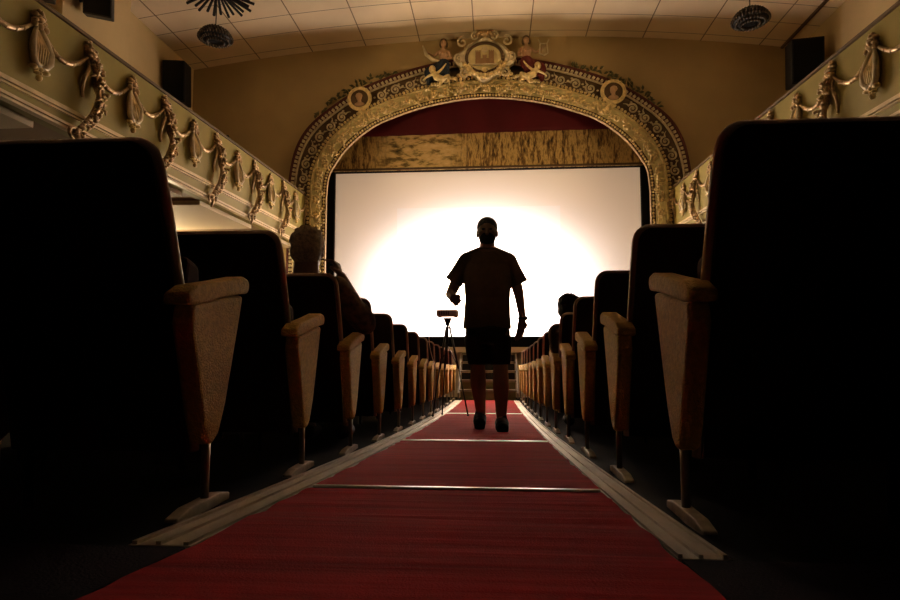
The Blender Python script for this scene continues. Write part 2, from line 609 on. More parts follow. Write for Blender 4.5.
def resample(P, n):
    L = [0]
    for a, c in zip(P[:-1], P[1:]):
        L.append(L[-1]+(c-a).length)
    out = []
    j = 0
    for i in range(n+1):
        s = L[-1]*i/n
        while j < len(L)-2 and L[j+1] < s:
            j += 1
        t = (s-L[j])/max(L[j+1]-L[j], 1e-9)
        out.append(P[j].lerp(P[j+1], t))
    return out


NA = 60
oc = resample(catmull(OUT), NA); ic = resample(catmull(INN), NA)
ZB = 0.06
NV = 20
# full curves, left foot -> crown -> right foot, as (x, z) pairs
rows = []
for i in range(NV):
    z = ZB + (3.30-ZB)*i/NV
    rows.append(((3.42, z), (4.27, z)))
for i in range(NA+1):
    rows.append(((ic[i].x, ic[i].y), (oc[i].x, oc[i].y)))
full = [((-a[0], a[1]), (-c[0], c[1])) for a, c in rows] + [(a, c) for a, c in reversed(rows[:-1])]


def ap(i, t, h):
    """point on the arch: index (float) along, t 0 inner .. 1 outer, h height towards the hall"""
    i = max(0, min(len(full)-1.0001, i))
    k = int(i); u = i-k
    a = full[k]; c = full[k+1]
    ix = a[0][0]*(1-u)+c[0][0]*u; iz = a[0][1]*(1-u)+c[0][1]*u
    ox = a[1][0]*(1-u)+c[1][0]*u; oz = a[1][1]*(1-u)+c[1][1]*u
    return Vector((X0+ix+(ox-ix)*t, YW-h, iz+(oz-iz)*t))


# arclength table on the middle curve for even spacing of ornament
SL = [0]
for i in range(len(full)-1):
    SL.append(SL[-1] + (ap(i+1 if i+1 < len(full)-1 else i+.999, .5, 0)-ap(i, .5, 0)).length)
ST = SL[-1]


def s2i(s):
    s = max(0, min(ST-1e-4, s))
    lo = 0
    while lo < len(SL)-2 and SL[lo+1] < s:
        lo += 1
    return lo + (s-SL[lo])/max(SL[lo+1]-SL[lo], 1e-9)


# proscenium wall: from the arch outwards to the side walls and ceiling
b = MB()
F, B = [], []
for k in range(len(full)):
    p = ap(k, .25, 0)
    dx, z = p.x-X0, p.z
    if k < NV or k > len(full)-1-NV:
        q = (WL if dx < 0 else WR, z)
    else:
        cz = 3.30
        d = Vector((dx, z-cz))
        s = 1e9
        if abs(d.x) > 1e-6:
            s = min(s, 6.55/abs(d.x))
        # march up to the ceiling
        t = 1.0
        while t < s and cz + d.y*t < ceil_z(X0+d.x*t)+.01:
            t += .01
        t = min(t, s)
        q = (X0+d.x*t, min(cz+d.y*t, 6.9))
    F.append((p.x, p.z)); B.append(q)
for k in range(len(full)-1):
    for y in (YW, YW+.35):
        b.add([(F[k][0], y, F[k][1]), (F[k+1][0], y, F[k+1][1]), (B[k+1][0], y, B[k+1][1]), (B[k][0], y, B[k][1])], [(0, 1, 2, 3)])
# corner fills
for sx, X in ((-1, WL), (1, WR)):
    for y in (YW, YW+.35):
        pts = [q for q in B if abs(q[0]-X) < 1e-3 and q[1] > 3]
        top = max(pts, key=lambda q: q[1]) if pts else (X, 5)
        nxt = [q for q in B if abs(q[0]-X) >= 1e-3 and (q[0]-X0)*sx > 0]
        q2 = max(nxt, key=lambda q: (q[0]-X0)*sx)
        b.add([(X, y, top[1]-.02), (q2[0]-sx*.02, y, q2[1]), (X, y, 6.6)], [(0, 1, 2)])
b.box(WL, X0-3.6, YW, YW+.35, -1.2, ZB); b.box(X0+3.6, WR, YW, YW+.35, -1.2, ZB)
struct('wall_front', b, M['wall'])

# the stage: floor, front, dark back
struct('stage_floor', MB().box(WL, WR, 12.42, 16.2, -0.06, ZB), M['stage'])
struct('trim_5', MB().box(X0-4.3, X0+4.3, 12.39, 12.42, -0.055, ZB), M['pale_soffit'])
struct('trim_6', MB().box(6.02, 6.07, -4, YW, ceil_z(6.05)-.04, ceil_z(6.05)+.03), M['arch_brown'])
struct('stage_front', MB().box(X0-4.3, X0+4.3, 12.5, 12.58, -1.1, -0.065), M['pale_soffit'])
b = MB()
b.box(WL-.2, WR+.2, 16.2, 16.4, -1.2, 7); b.box(WL-.2, WL, YW+.4, 16.2, -1.2, 7); b.box(WR, WR+.2, YW+.4, 16.2, -1.2, 7)
b.box(WL-.2, WR+.2, YW+.35, 16.4, 7, 7.2)
struct('wall_stage', b, M['black'])

# unseen slab added above the camera to keep light off the foreground
struct('shade_slab_rear', MB().box(X0-3.85, X0+3.85, -4, 0.7, 1.75, 2.5), M['dark_wall'])

# ------------------------------------------------------------------ balconies
def ptop(y): return 2.98 + .0285*y
def pbot(y): return 2.02 + .0145*y


def sheared(y0, y1, x0, x1, za, zb):
    """box between z functions"""
    m_ = MB()
    vs = []
    for y in (y0, y1):
        vs += [(x0, y, za(y)), (x1, y, za(y)), (x1, y, zb(y)), (x0, y, zb(y))]
    m_.add(vs, [(0, 1, 2, 3), (7, 6, 5, 4), (0, 4, 5, 1), (1, 5, 6, 2), (2, 6, 7, 3), (3, 7, 4, 0)])
    return m_


def leaf_blob(mb, c, r, seed, n=7, spread=1.0):
    rr = random.Random(seed)
    for k in range(n):
        a = 2*PI*k/n + rr.uniform(-.3, .3)
        d = r*rr.uniform(.5, 1.0)*spread
        p = (c[0]+r*.35, c[1]+d*math.cos(a), c[2]+d*math.sin(a))
        mb.ball(p, (r*.45, r*.38, r*.38), 7, 5)
    mb.ball((c[0]+r*.5, c[1], c[2]), (r*.5, r*.5, r*.5), 8, 6)


def short_parts():
    """relief facing +x; y along, z up; origin at the knot"""
    frame = MB(); inner = MB(); foot = MB(); knot = MB()
    leaf_blob(knot, (0, 0, 0), .055, 3)
    leaf_blob(knot, (0, .02, .07), .035, 4, 5)
    for k in range(3):
        knot.ball((.03, .05*(k-1), -.055), (.022, .022, .03), 6, 5)
    pts_r = [(.02, .015, -.05), (.03, .06, -.14), (.04, .095, -.24), (.04, .09, -.33), (.04, .05, -.39), (.04, 0, -.405)]
    pts_l = [(.02, -.015, -.05), (.03, -.045, -.15), (.04, -.06, -.25), (.04, -.055, -.34), (.04, -.03, -.39), (.04, 0, -.405)]
    frame.tube(pts_r, [.012, .016, .019, .021, .02, .02], 7)
    frame.tube(pts_l, [.012, .016, .019, .021, .02, .02], 7)
    # curved gilded shell inside the frame
    vs = []
    for i in range(9):
        t = i/8
        z = -.07 - .31*t
        w = .015 + .075*math.sin(PI*min(1, t*.9)) ** .8
        for j in range(5):
            u = (j/4-.5)*2
            vs.append((.012+.035*(1-u*u)*math.sin(PI*t), .018*t+u*w*.8, z))
    fs = [(i*5+j, i*5+j+1, (i+1)*5+j+1, (i+1)*5+j) for i in range(8) for j in range(4)]
    inner.add(vs, fs)
    for k in range(5):
        inner.tube([(.02, (k-2)*.006, -.1), (.05, .01+(k-2)*.022, -.24), (.045, .008+(k-2)*.02, -.36)], [.004, .007, .005], 5)
    leaf_blob(foot, (.02, 0, -.42), .045, 9, 6)
    foot.ball((.04, 0, -.49), (.02, .02, .03), 7, 5)
    foot.ball((.04, -.055, -.42), (.025, .03, .02), 7, 5); foot.ball((.04, .055, -.42), (.025, .03, .02), 7, 5)
    return [('leaf_knot', knot, 'old_gold'), ('shell_frame', frame, 'silver'), ('gilded_shell', inner, 'gold'), ('shell_foot', foot, 'gold')]


def long_parts():
    knot = MB(); drop = MB()
    leaf_blob(knot, (0, 0, 0), .06, 13)
    leaf_blob(knot, (0, -.02, .08), .04, 14, 5)
    leaf_blob(knot, (0, .06, -.03), .035, 15, 5)
    def path(t):
        return Vector((.03+.03*math.sin(PI*t), .075*math.sin(PI*t*1.05)-.13*t*t, -.03-.80*t))
    rr_ = random.Random(21)
    for q in range(64):                       # a loose bunch of overlapping leaves and buds
        t = rr_.random()
        wd = .055*(1-.55*t)
        p = path(t)+Vector((rr_.uniform(-.01, .02), rr_.uniform(-wd, wd), 0))
        ln = rr_.uniform(.05, .10)*(1-.3*t)
        d = Vector((rr_.uniform(0, .5), rr_.uniform(-.7, .5), rr_.uniform(-1, -.5))).normalized()
        if q % 4 == 0:
            drop.ball(p+Vector((.02, 0, 0)), (.018, rr_.uniform(.012, .024), rr_.uniform(.012, .024)), 7, 5)
        else:
            drop.tube([p, p+d*ln*.5+Vector((.018, 0, 0)), p+d*ln], [.007, rr_.uniform(.010, .018), .003], 6)
    drop.tube([path(t_/12)-Vector((.01, 0, 0)) for t_ in range(13)], .016, 6)
    for dy, l in ((-.055, .40), (.085, .46), (.115, .30)):     # loose ribbon ends beside it
        pts = [(.02+.012*math.sin(7*u+dy*30), dy*(.4+.8*u)+.018*math.sin(8*u), -.03-l*u) for u in [w/9 for w in range(10)]]
        drop.tube(pts, [.007+.006*math.sin(PI*w/9)+.003*(w % 2) for w in range(10)], 6)
    # curl where the drop crosses the moulding
    curl = [(.05, -.16+.045*math.cos(a), -.83+.05*math.sin(a)) for a in [PI*.1*k for k in range(2, 16)]]
    drop.tube(curl, [.018-.0007*k for k in range(14)], 6)
    drop.tube([(.05, -.15, -.78), (.055, -.13, -.86), (.05, -.15, -.94)], [.02, .018, .01], 6)
    return [('leaf_knot', knot, 'old_gold'), ('garland_drop', drop, 'old_gold')]


def swag_mesh(y0, z0, y1, z1):
    b_ = MB()
    N = 15
    pts, rr = [], []
    for i in range(N):
        t = i/(N-1)
        y = y0+(y1-y0)*t
        sag = .20*(1-(2*t-1)**2)*(1 - .25*(t-.5))
        pts.append((.025, y, z0+(z1-z0)*t - sag)); rr.append(.012+.013*math.sin(PI*t))
        if 2 < i < N-3:
            b_.ball((.034, y+.006*math.sin(i*2.3), z0+(z1-z0)*t - sag+.006*math.cos(i*3.1)), (.018, .016+.006*math.sin(i*1.7), .018+.006*math.sin(i*2.9)), 7, 5)
    b_.tube(pts, rr, 7)
    return b_


def balcony(side):
    face = X0-3.86 if side < 0 else X0+3.86
    wall = WL if side < 0 else WR
    inward = -side                     # direction of the parapet's face normal
    nm = 'left' if side < 0 else 'right'
    root = thing('theatre_balcony', 'long olive balcony front with gilded garlands along the %s side of the hall' % nm, 'balcony', (0, 0, 0))
    y0, y1 = -3.9, YW-.16
    wtop = lambda y: ptop(y)-.03
    sheared(y0, y1, face, face-inward*.16, pbot, wtop).build('parapet', M['olive'], root)
    sheared(y0, y1, face+inward*.03, face-inward*.19, wtop, ptop).build('hand_rail', M['arch_brown'], root)
    up0 = lambda y: 2.13+.032*y-.10
    m1 = MB()
    for k, (a, c, h) in enumerate(((.03, .048, .025), (.054, .074, .04), (.080, .10, .025))):
        s = sheared(y0, y1, face, face+inward*h, lambda y: up0(y)+a, lambda y: up0(y)+c)
        m1.add(s.v, s.f)
    m1.build('upper_moulding', M['cream'], root)
    m2 = MB()
    for a, c, h in ((-.02, .005, .045), (.010, .032, .06), (.037, .05, .035)):
        s = sheared(y0, y1, face-inward*.02, face+inward*h, lambda y: pbot(y)+a, lambda y: pbot(y)+c)
        m2.add(s.v, s.f)
    m2.build('lower_moulding', M['cream'], root)
    # deck and soffit
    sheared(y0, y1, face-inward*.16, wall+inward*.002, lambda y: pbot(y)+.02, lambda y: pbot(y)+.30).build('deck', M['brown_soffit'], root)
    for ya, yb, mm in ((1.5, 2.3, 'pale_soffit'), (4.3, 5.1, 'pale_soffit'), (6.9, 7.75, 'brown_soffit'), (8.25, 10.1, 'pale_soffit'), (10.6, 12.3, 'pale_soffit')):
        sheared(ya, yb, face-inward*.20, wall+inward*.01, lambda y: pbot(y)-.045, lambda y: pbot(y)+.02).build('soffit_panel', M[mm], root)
    # ornament
    S = short_parts(); L = long_parts()
    meshes = {}
    for key, parts in (('s', S), ('l', L)):
        for n_, mb_, mm in parts:
            if side > 0:
                mb_.mirror_x()
            q_ = 1.5 if key == 'l' else 1.35
            mb_.v = [(x*1.5, y*q_, z*1.08) for x, y, z in mb_.v]
            me = mb_.mesh(n_); me.materials.append(M[mm])
            for p in me.polygons:
                p.use_smooth = True
            meshes.setdefault(key, []).append((n_, me))
    if side < 0:
        spots = [(4.82+.69*k, 's' if k % 2 == 0 else 'l') for k in range(-4, 12)]
    else:
        spots = [(5.84+.727*k, 's' if k % 2 == 0 else 'l') for k in range(-5, 10)]
    prev = None
    for y, kd in spots:
        z = ptop(y) - (.20 if kd == 's' else .19)
        head = None
        for n_, me in meshes[kd]:
            o = bpy.data.objects.new(n_, me); COL.objects.link(o)
            if head is None:
                o.parent = root; o.location = (face, y, z); head = o
            else:
                o.parent = head
        if prev:
            sw = swag_mesh(prev[0]+.03, prev[1]-.03, y-.03, z-.03)
            if side > 0:
                sw.mirror_x()
            sw.shift((face, 0, 0))
            sw.build('swag', M['old_gold'], root, smooth=True)
        prev = (y, z)
    return root


balcony(-1)
balcony(1)

# unseen sconce-shaped fill lamps, added to warm the proscenium wall
k = 0
for X, sx, nm in ((WL, 1, 'left'), (WR, -1, 'right')):
    for Y, wh in ((7.4, ''),):
        t = thing('wall_sconce', 'added unseen brass fill lamp on the %s balcony wall, before the pilaster' % nm, 'lamp', (X+sx*.001, Y, 4.05), 'added fill lamps above the balconies')
        MB().box(0, sx*.03, -.06, .06, -.12, .12).build('back_plate', M['gold'], t)
        MB().tube([(sx*.02, 0, 0), (sx*.10, 0, -.03), (sx*.16, 0, 0), (sx*.16, 0, .06)], .012, 8).build('arm', M['gold'], t, smooth=True)
        MB().ball((sx*.16, 0, .10), (.035, .035, .05)).build('bulb', M['brass_glow'], t, smooth=True)
        lamp('sconce_light', 'SPOT', (sx*.32, 0, .12), WARM_FILL_POWER, (1.0, 0.60, 0.24), aim=(sx*(.32+5.5), 4.6, .9), size=.10, parent=t, spot=math.radians(118), blend=.5)

# unseen spotlights added behind the balcony rails to brighten the arch
for sx, nm in ((-1, 'left'), (1, 'right')):
    X = X0+sx*4.16; Y = 9.2; zd = pbot(Y)+.31; zl = 3.42
    t = thing('arch_fill_spot', 'added unseen black fill spotlight on a stand behind the %s balcony rail' % nm, 'spotlight', (X, Y, zd), 'added fill spotlights behind the balcony rails')
    H_ = zl-zd
    MB().tube([(0, 0, 0), (0, 0, .03)], .14, 16).build('base', M['black_plastic'], t)
    MB().tube([(0, 0, .02), (0, 0, H_-.08)], .014, 8).build('stand', M['dark_metal'], t)
    d = (Vector((X0-sx*.6, YW, 5.2))-Vector((X, Y, zl))).normalized()
    p0 = Vector((0, 0, H_-.02))
    MB().tube([p0-d*.12, p0-d*.05, p0+d*.06], [.045, .07, .075], 14).build('housing', M['black_plastic'], t)
    lamp('arch_fill_light', 'SPOT', tuple(p0+d*.09), ARCH_FILL_POWER, (1.0, 0.68, 0.32), aim=tuple(p0+d*2), size=.05, parent=t, spot=math.radians(80), blend=.9)

# unseen lamps added under the balconies to brighten the far aisle and seats
for X, sx, nm in ((WL+.03, 1, 'left'), (WR-.03, -1, 'right')):
    t = thing('aisle_fill_lamp', 'added unseen brass fill lamp under the %s balcony near the stage' % nm, 'lamp', (X+sx*.001, 10.8, 1.35), 'added fill lamps under the balconies')
    MB().box(0, sx*.03, -.07, .07, -.14, .10).build('back_plate', M['gold'], t)
    MB().tube([(sx*.02, 0, -.05), (sx*.12, 0, -.07), (sx*.17, 0, -.03)], .012, 8).build('arm', M['gold'], t, smooth=True)
    MB().ball((sx*.17, 0, .02), (.04, .04, .05)).build('bulb', M['brass_glow'], t, smooth=True)
    lamp('aisle_fill_light', 'POINT', (sx*.33, 0, .04), AISLE_FILL_POWER*(1.25 if sx > 0 else .35), (1.0, 0.74, 0.42), size=.10, parent=t)

# ------------------------------------------------------------------ proscenium arch
arch = thing('proscenium_arch', 'broad gilded three-centred arch framing the cinema screen', 'arch', (0, 0, 0))


def band(name, prof, m, smooth=False, i0=0, i1=None):
    """prof: list of (t, h) open profile"""
    b_ = MB()
    vs = []
    K = len(full)
    for i in range(K):
        for t, h in prof:
            vs.append(ap(min(i, K-1.001), t, h))
    n_ = len(prof)
    fs = [(i*n_+j, i*n_+j+1, (i+1)*n_+j+1, (i+1)*n_+j) for i in range(K-1) for j in range(n_-1)]
    b_.add(vs, fs)
    return b_.build(name, m, arch, smooth=smooth)


band('outer_rim', [(1.0, 0), (1.0, .14), (.985, .16), (.935, .16), (.93, .11)], M['arch_red'])
band('dentil_bed', [(.93, .11), (.86, .11)], M['arch_red'])
band('fillet', [(.86, .11), (.84, .11), (.84, .15), (.82, .155), (.80, .15), (.80, .12)], M['silver'])
band('scroll_bed', [(.80, .12), (.78, .09), (.50, .09), (.49, .11)], M['arch_brown'])
band('bead_bed', [(.50, .11), (.495, .16), (.46, .165), (.42, .16), (.42, .18)], M['arch_brown'], smooth=False)
band('cove', [(.42, .18), (.40, .215), (.34, .22), (.28, .19), (.20, .14), (.12, .11)], M['arch_olive'], smooth=True)
band('inner_bed', [(.12, .11), (.11, .09), (.03, .09), (.025, .10)], M['arch_brown'])
band('inner_edge', [(.025, .10), (.02, .12), (.005, .12), (0, .10), (0, .05)], M['old_gold'])

# dentils and bead strings
dn = MB()
s = .04
while s < ST-.04:
    i = s2i(s)
    c = ap(i, .895, .125); t0 = ap(i, .86, .125); t1 = ap(i, .93, .125)
    r = (t1-t0).normalized(); tg = r.cross(Vector((0, 1, 0)))
    R = Matrix((r, Vector((0, 1, 0)), tg)).transposed()
    dn.obox(c, .028, .03, .028, R)
    s += .085
dn.build('dentil_row', M['silver'], arch)
for name, t, h, r_, st in (('bead_string', .452, .19, .034, .085), ('edge_beading', .065, .12, .029, .075)):
    bd = MB(); s = .03
    while s < ST:
        p = ap(s2i(s), t, h)
        bd.ball(p, r_, 6, 5)
        s += st
    bd.build(name, M['gold'], arch, smooth=True)

# S-scrolls in the brown band
sc = MB()
MEDS = [(-2.69, 5.40), (2.69, 5.38)]
pitch = .31
ns = int(ST/pitch)
sm = ST/2
for k in range(ns):
    s = (k+.5)*ST/ns
    if abs(s-sm) < .95:
        continue
    i = s2i(s)
    c = ap(i, .645, .105)
    if any((Vector((c.x-X0, c.z))-Vector(md)).length < .42 for md in MEDS):
        continue
    rad = (ap(i, .8, .1)-ap(i, .5, .1)).normalized()
    tg = rad.cross(Vector((0, 1, 0)))
    sg = 1 if s < sm else -1
    fl_ = 1 if k % 2 == 0 else -1
    pts, rr = [], []
    for q in range(22):
        a = q/21*PI*3.1
        rr_ = .022 + .088*(q/21)
        pts.append(c + tg*sg*(rr_*math.cos(a)) + rad*fl_*(rr_*math.sin(a)))
        rr.append(.013+.011*(q/21))
    # tail that reaches the neighbouring scroll
    end = pts[-1]
    for q in range(1, 6):
        u = q/5
        pts.append(end + tg*sg*(-.10*u) + rad*fl_*(.10*u*(1-u)-.06*u)); rr.append(.019*(1-u*.7))
    sc.tube(pts, rr, 6, flat=((0, 1, 0), .8))
    for q, (u, w) in enumerate(((.13, .07), (.15, -.05), (-.13, .06))):
        p = c + tg*sg*u + rad*fl_*w
        sc.ball(p, (.028, .02, .022), 6, 5)
    sc.ball(c, (.026, .024, .026), 7, 5)
sc.build('scrollwork', M['silver'], arch, smooth=True)

# gilded leaf garland in the cove
gl = MB()
rg = random.Random(5)
s = .05
k = 0
while s < ST-.05:
    i = s2i(s)
    w = .5+.5*math.sin(s*2*PI/.34)
    for q in range(3):
        t = .13 + .17*w + rg.uniform(-.05, .05)*1.4 + .03*(q-1)
        p = ap(i, t, .19 + rg.uniform(0, .05))
        gl.ball(p, (rg.uniform(.020, .042), .035, rg.uniform(.016, .036)), 6, 4)
    if k % 5 == 0:
        p = ap(i, .21, .20)
        for a in range(5):
            gl.ball((p.x+.05*math.cos(a*1.257), p.y-.03, p.z+.05*math.sin(a*1.257)), (.034, .03, .034), 6, 4)
    s += .062; k += 1
gl.build('leaf_garland', M['gold'], arch, smooth=True)
# ribbon along the upper edge of the cove
rb = MB()
pts = [ap(s2i(ST*q/220), .355+.018*math.sin(q*1.3), .225) for q in range(221)]
rb.tube(pts, .011, 5)
rb.build('gilded_ribbon', M['gold'], arch, smooth=True)

# medallions with portrait busts and leaf sprays
for dx, z in MEDS:
    cx = X0+dx; sg = 1 if dx > 0 else -1
    md = MB()
    for r_, tr, h in ((.240, .030, .24), (.205, .014, .26)):
        md.tube([(cx+r_*math.cos(a), YW-h, z+r_*math.sin(a)) for a in [2*PI*q/32 for q in range(32)]], tr, 8, closed=True)
    m_ = md.build('medallion_frame', M['gold'], arch, smooth=True)
    MB().tube([(cx, YW-.10, z), (cx, YW-.235, z)], .20, 32).build('medallion_disc', M['arch_brown'], m_)
    bu = MB()
    bu.ball((cx-.01, YW-.25, z+.03), (.062, .05, .082), 12, 9)
    bu.ball((cx+.012*sg, YW-.245, z+.065), (.078, .05, .065), 12, 9)
    bu.capsule((cx, YW-.245, z-.03), (cx, YW-.24, z-.08), .035, .045)
    bu.ball((cx, YW-.24, z-.12), (.11, .035, .05), 12, 7)
    bu.build('portrait_bust', M['statue_skin'], m_, smooth=True)
    nb = MB()
    for q in range(5):
        nb.ball((cx-sg*.10-sg*.03*q+.02*(q % 2), YW-.24, z-.27-.045*q), (.05-.006*q, .04, .04), 7, 5)
    nb.ball((cx-sg*.02, YW-.24, z-.30), (.05, .04, .05), 7, 5); nb.ball((cx-sg*.2, YW-.24, z-.27), (.05, .04, .04), 7, 5)
    nb.build('medallion_pendant', M['gold'], m_, smooth=True)
    # leafy sprays outside the rim
    lf = MB(); rl = random.Random(11)
    for q in range(46):
        u = q/45
        ang = math.atan2(z-3.6, dx)
        off = (u-.42)*1.9*sg
        # walk along the outer curve around the medallion
        best = min(range(len(full)), key=lambda kk: (full[kk][1][0]-dx)**2+(full[kk][1][1]-z)**2)
        ii = s2i(SL[best]+(u-.52)*1.75*1.0)
        wgt = math.sin(PI*u)
        p = ap(ii, 1.02+.17*wgt*rl.random(), .12)
        d = Vector((rl.uniform(-1, 1), 0, rl.uniform(-.4, 1))).normalized()
        lf.tube([p, p+d*.045+Vector((0, -.03, 0)), p+d*.11+Vector((0, -.02, 0))], [.012, .034, .004], 5, flat=((0, 1, 0), .5))
    lf.build('leaf_spray', M['leaf'], arch, smooth=True)

# crest: cartouche with a walled gate, two seated women, two cherubs
CX, CZ, CY = X0+.01, 6.17, YW-.30
ct = MB()
N = 72
outl = []
for q in range(N):
    a = 2*PI*q/N
    r_ = 1 + .10*math.cos(4*a) + .05*math.cos(8*a+.5) + .04*math.cos(2*a)
    outl.append((CX+.56*r_*math.cos(a), CZ+.46*r_*math.sin(a)-.01))
vs = []
for (x, z) in outl: vs.append((x, CY+.10, z))
for (x, z) in outl: vs.append((x, CY-.02, z))
for (x, z) in outl: vs.append((CX+(x-CX)*.86, CY-.08, CZ+(z-CZ)*.86))
for q in range(N):
    a = 2*PI*q/N
    vs.append((CX+.41*math.cos(a), CY-.03, CZ+.33*math.sin(a)))
fs = []
for r_ in range(3):
    for q in range(N):
        q2 = (q+1) % N
        fs.append((r_*N+q, r_*N+q2, (r_+1)*N+q2, (r_+1)*N+q))
fs.append(tuple(range(3*N, 4*N))); fs.append(tuple(reversed(range(N))))
ct.add(vs, fs)
for sgn in (-1, 1):                       # volutes on the shoulders
    for (px, pz, r0) in ((.47, .34, .12), (.56, -.02, .10), (.42, -.36, .11), (.20, .46, .10)):
        pts = []
        for q in range(16):
            a = q/15*PI*2.6
            rr_ = r0*(.2+.8*q/15)
            pts.append((CX+sgn*(px+rr_*math.cos(a)), CY-.08, CZ+pz+rr_*math.sin(a)))
        ct.tube(pts, [.014+.012*q/15 for q in range(16)], 6)
crest = ct.build('cartouche', M['silver'], arch, smooth=False)
ov = MB().tube([(CX+.385*math.cos(a), CY-.05, CZ+.315*math.sin(a)) for a in [2*PI*q/48 for q in range(48)]], .032, 8, closed=True)
for q in range(24):
    a = 2*PI*q/24
    ov.ball((CX+.385*math.cos(a), CY-.085, CZ+.315*math.sin(a)), .016, 6, 5)
ov.build('oval_frame', M['arch_brown'], crest, smooth=True)
MB().tube([(CX, CY-.02, CZ), (CX, CY-.045, CZ)], .34, 48).build('oval_field', M['arch_olive'], crest)
crest.children[-1].scale = (1, 1, 1)
em = MB()
for (x, w, h) in ((-.14, .055, .20), (0, .040, .10), (.14, .055, .20)):
    em.box(CX+x-w, CX+x+w, CY-.075, CY-.04, CZ-.14, CZ-.14+h+.06)
    for q in (-1, 0, 1):
        em.box(CX+x+q*w*.75-.013, CX+x+q*w*.75+.013, CY-.075, CY-.04, CZ-.08+h, CZ-.05+h)
em.box(CX-.21, CX+.21, CY-.065, CY-.04, CZ-.165, CZ-.13)
em.box(CX-.11, CX+.11, CY-.062, CY-.04, CZ-.13, CZ-.02)
em.build('gate_emblem', M['emblem'], crest)
bar_ = MB(); bar_.box(CX-.25, CX+.25, CY-.09, CY-.05, CZ-.175, CZ-.15)
bar_.tube([(CX+.055*math.cos(a), CY-.085, CZ+.155+.055*math.sin(a)) for a in [2*PI*q/14 for q in range(14)]], .010, 6, closed=True)
bar_.tube([(CX, CY-.085, CZ+.10), (CX+.03, CY-.085, CZ+.155), (CX, CY-.085, CZ+.21), (CX-.03, CY-.085, CZ+.155), (CX, CY-.085, CZ+.10)], .008, 5)
bar_.build('emblem_base', M['silver'], crest)
tp = MB()
for q in range(9):
    a = PI*(q/8)
    tp.ball((CX+.17*math.cos(a), CY-.06, CZ+.45+.10*math.sin(a)), (.055, .05, .045), 8, 6)
tp.ball((CX, CY-.08, CZ+.49), (.09, .06, .06), 10, 7)
tp.build('crest_finial', M['old_gold'], crest, smooth=True)
ft = MB()
for q in range(15):
    a = PI*(1.12+.76*q/14)
    ft.ball((CX+.46*math.cos(a), CY-.09, CZ+.39*math.sin(a)-.01), (.055, .045, .05), 8, 6)
    ft.ball((CX+.36*math.cos(a+.06), CY-.08, CZ+.47*math.sin(a+.06)+.02), (.045, .045, .04), 8, 6)
ft.ball((CX, CY-.10, CZ-.29), (.07, .05, .05), 8, 6)
for sgn in (-1, 1):
    for q in range(16):
        u = q/15
        ft.ball((CX+sgn*(.30+.95*u), CY-.06+.05*u, CZ-.36-.02*math.sin(u*5)-.30*u*u+.03*math.sin(q*2.1)), (.05-.015*u, .04, .04), 7, 5)
    for q in range(7):
        ft.ball((CX+sgn*.50+.015*math.sin(q*2), CY-.06, CZ-.24-.075*q), (.035, .035, .035), 7, 5)
ft.build('crest_garland', M['gold'], crest, smooth=True)


def muse(sgn, robe, nm):
    """half-draped seated woman at the crest; sgn -1 left, +1 right"""
    bx, bz, by = CX+sgn*.88, CZ+.02, CY+.02
    m_ = MB()
    m_.ball((bx, by, bz+.36), (.068, .072, .088), 12, 10)                       # head
    m_.capsule((bx, by, bz+.29), (bx, by, bz+.22), .032, .036)
    m_.loft([(bx, by, bz-.12, .10, .075), (bx, by, bz-.02, .082, .062), (bx, by-.01, bz+.09, .10, .072), (bx, by, bz+.17, .115, .06), (bx, by, bz+.22, .06, .045)], 16)
    m_.ball((bx-.045, by-.06, bz+.10), .036); m_.ball((bx+.045, by-.06, bz+.10), .036)
    m_.capsule((bx+sgn*.11, by, bz+.17), (bx+sgn*.20, by-.03, bz+.07), .034, .027)     # outer arm, raised
    m_.capsule((bx+sgn*.20, by-.03, bz+.07), (bx+sgn*.36, by-.04, bz+.17), .027, .020)
    m_.capsule((bx+sgn*.36, by-.04, bz+.17), (bx+sgn*.41, by-.04, bz+.21), .021, .014)
    m_.capsule((bx-sgn*.11, by, bz+.17), (bx-sgn*.17, by-.03, bz+.02), .034, .027)     # inner arm
    m_.capsule((bx-sgn*.17, by-.03, bz+.02), (bx-sgn*.02, by-.08, bz-.03), .026, .020)
    m_.capsule((bx-sgn*.02, by-.08, bz-.03), (bx+sgn*.05, by-.09, bz-.03), .020, .014)
    m_.ball((bx, by-.078, bz+.35), (.012, .014, .02), 8, 6)
    f = m_.bake_remesh('statue_figure', M['statue_skin'], arch, voxel=.012, smooth=2)
    h_ = MB(); h_.ball((bx, by+.02, bz+.40), (.085, .08, .075)); h_.ball((bx-.06, by+.02, bz+.34), (.035, .05, .06)); h_.ball((bx+.06, by+.02, bz+.34), (.035, .05, .06))
    h_.build('hair', M['arch_brown'], f, smooth=True)
    r_ = MB()
    r_.capsule((bx, by, bz-.12), (bx+sgn*.06, by-.10, bz-.26), .14, .13)
    r_.capsule((bx+sgn*.06, by-.10, bz-.26), (bx+sgn*.04, by-.06, bz-.40), .12, .10)
    r_.capsule((bx+sgn*.0, by, bz-.10), (bx+sgn*.28, by+.02, bz-.28), .10, .14)
    r_.capsule((bx+sgn*.28, by+.02, bz-.28), (bx+sgn*.32, by+.04, bz-.48), .12, .06)
    for q in range(6):
        r_.capsule((bx-.08+.04*q, by-.10, bz-.12), (bx-.10+.06*q+sgn*.08, by-.16, bz-.50), .018, .022)
    r_.bake_remesh('drapery', robe, f, voxel=.014, smooth=2)
    return f, bx, by, bz


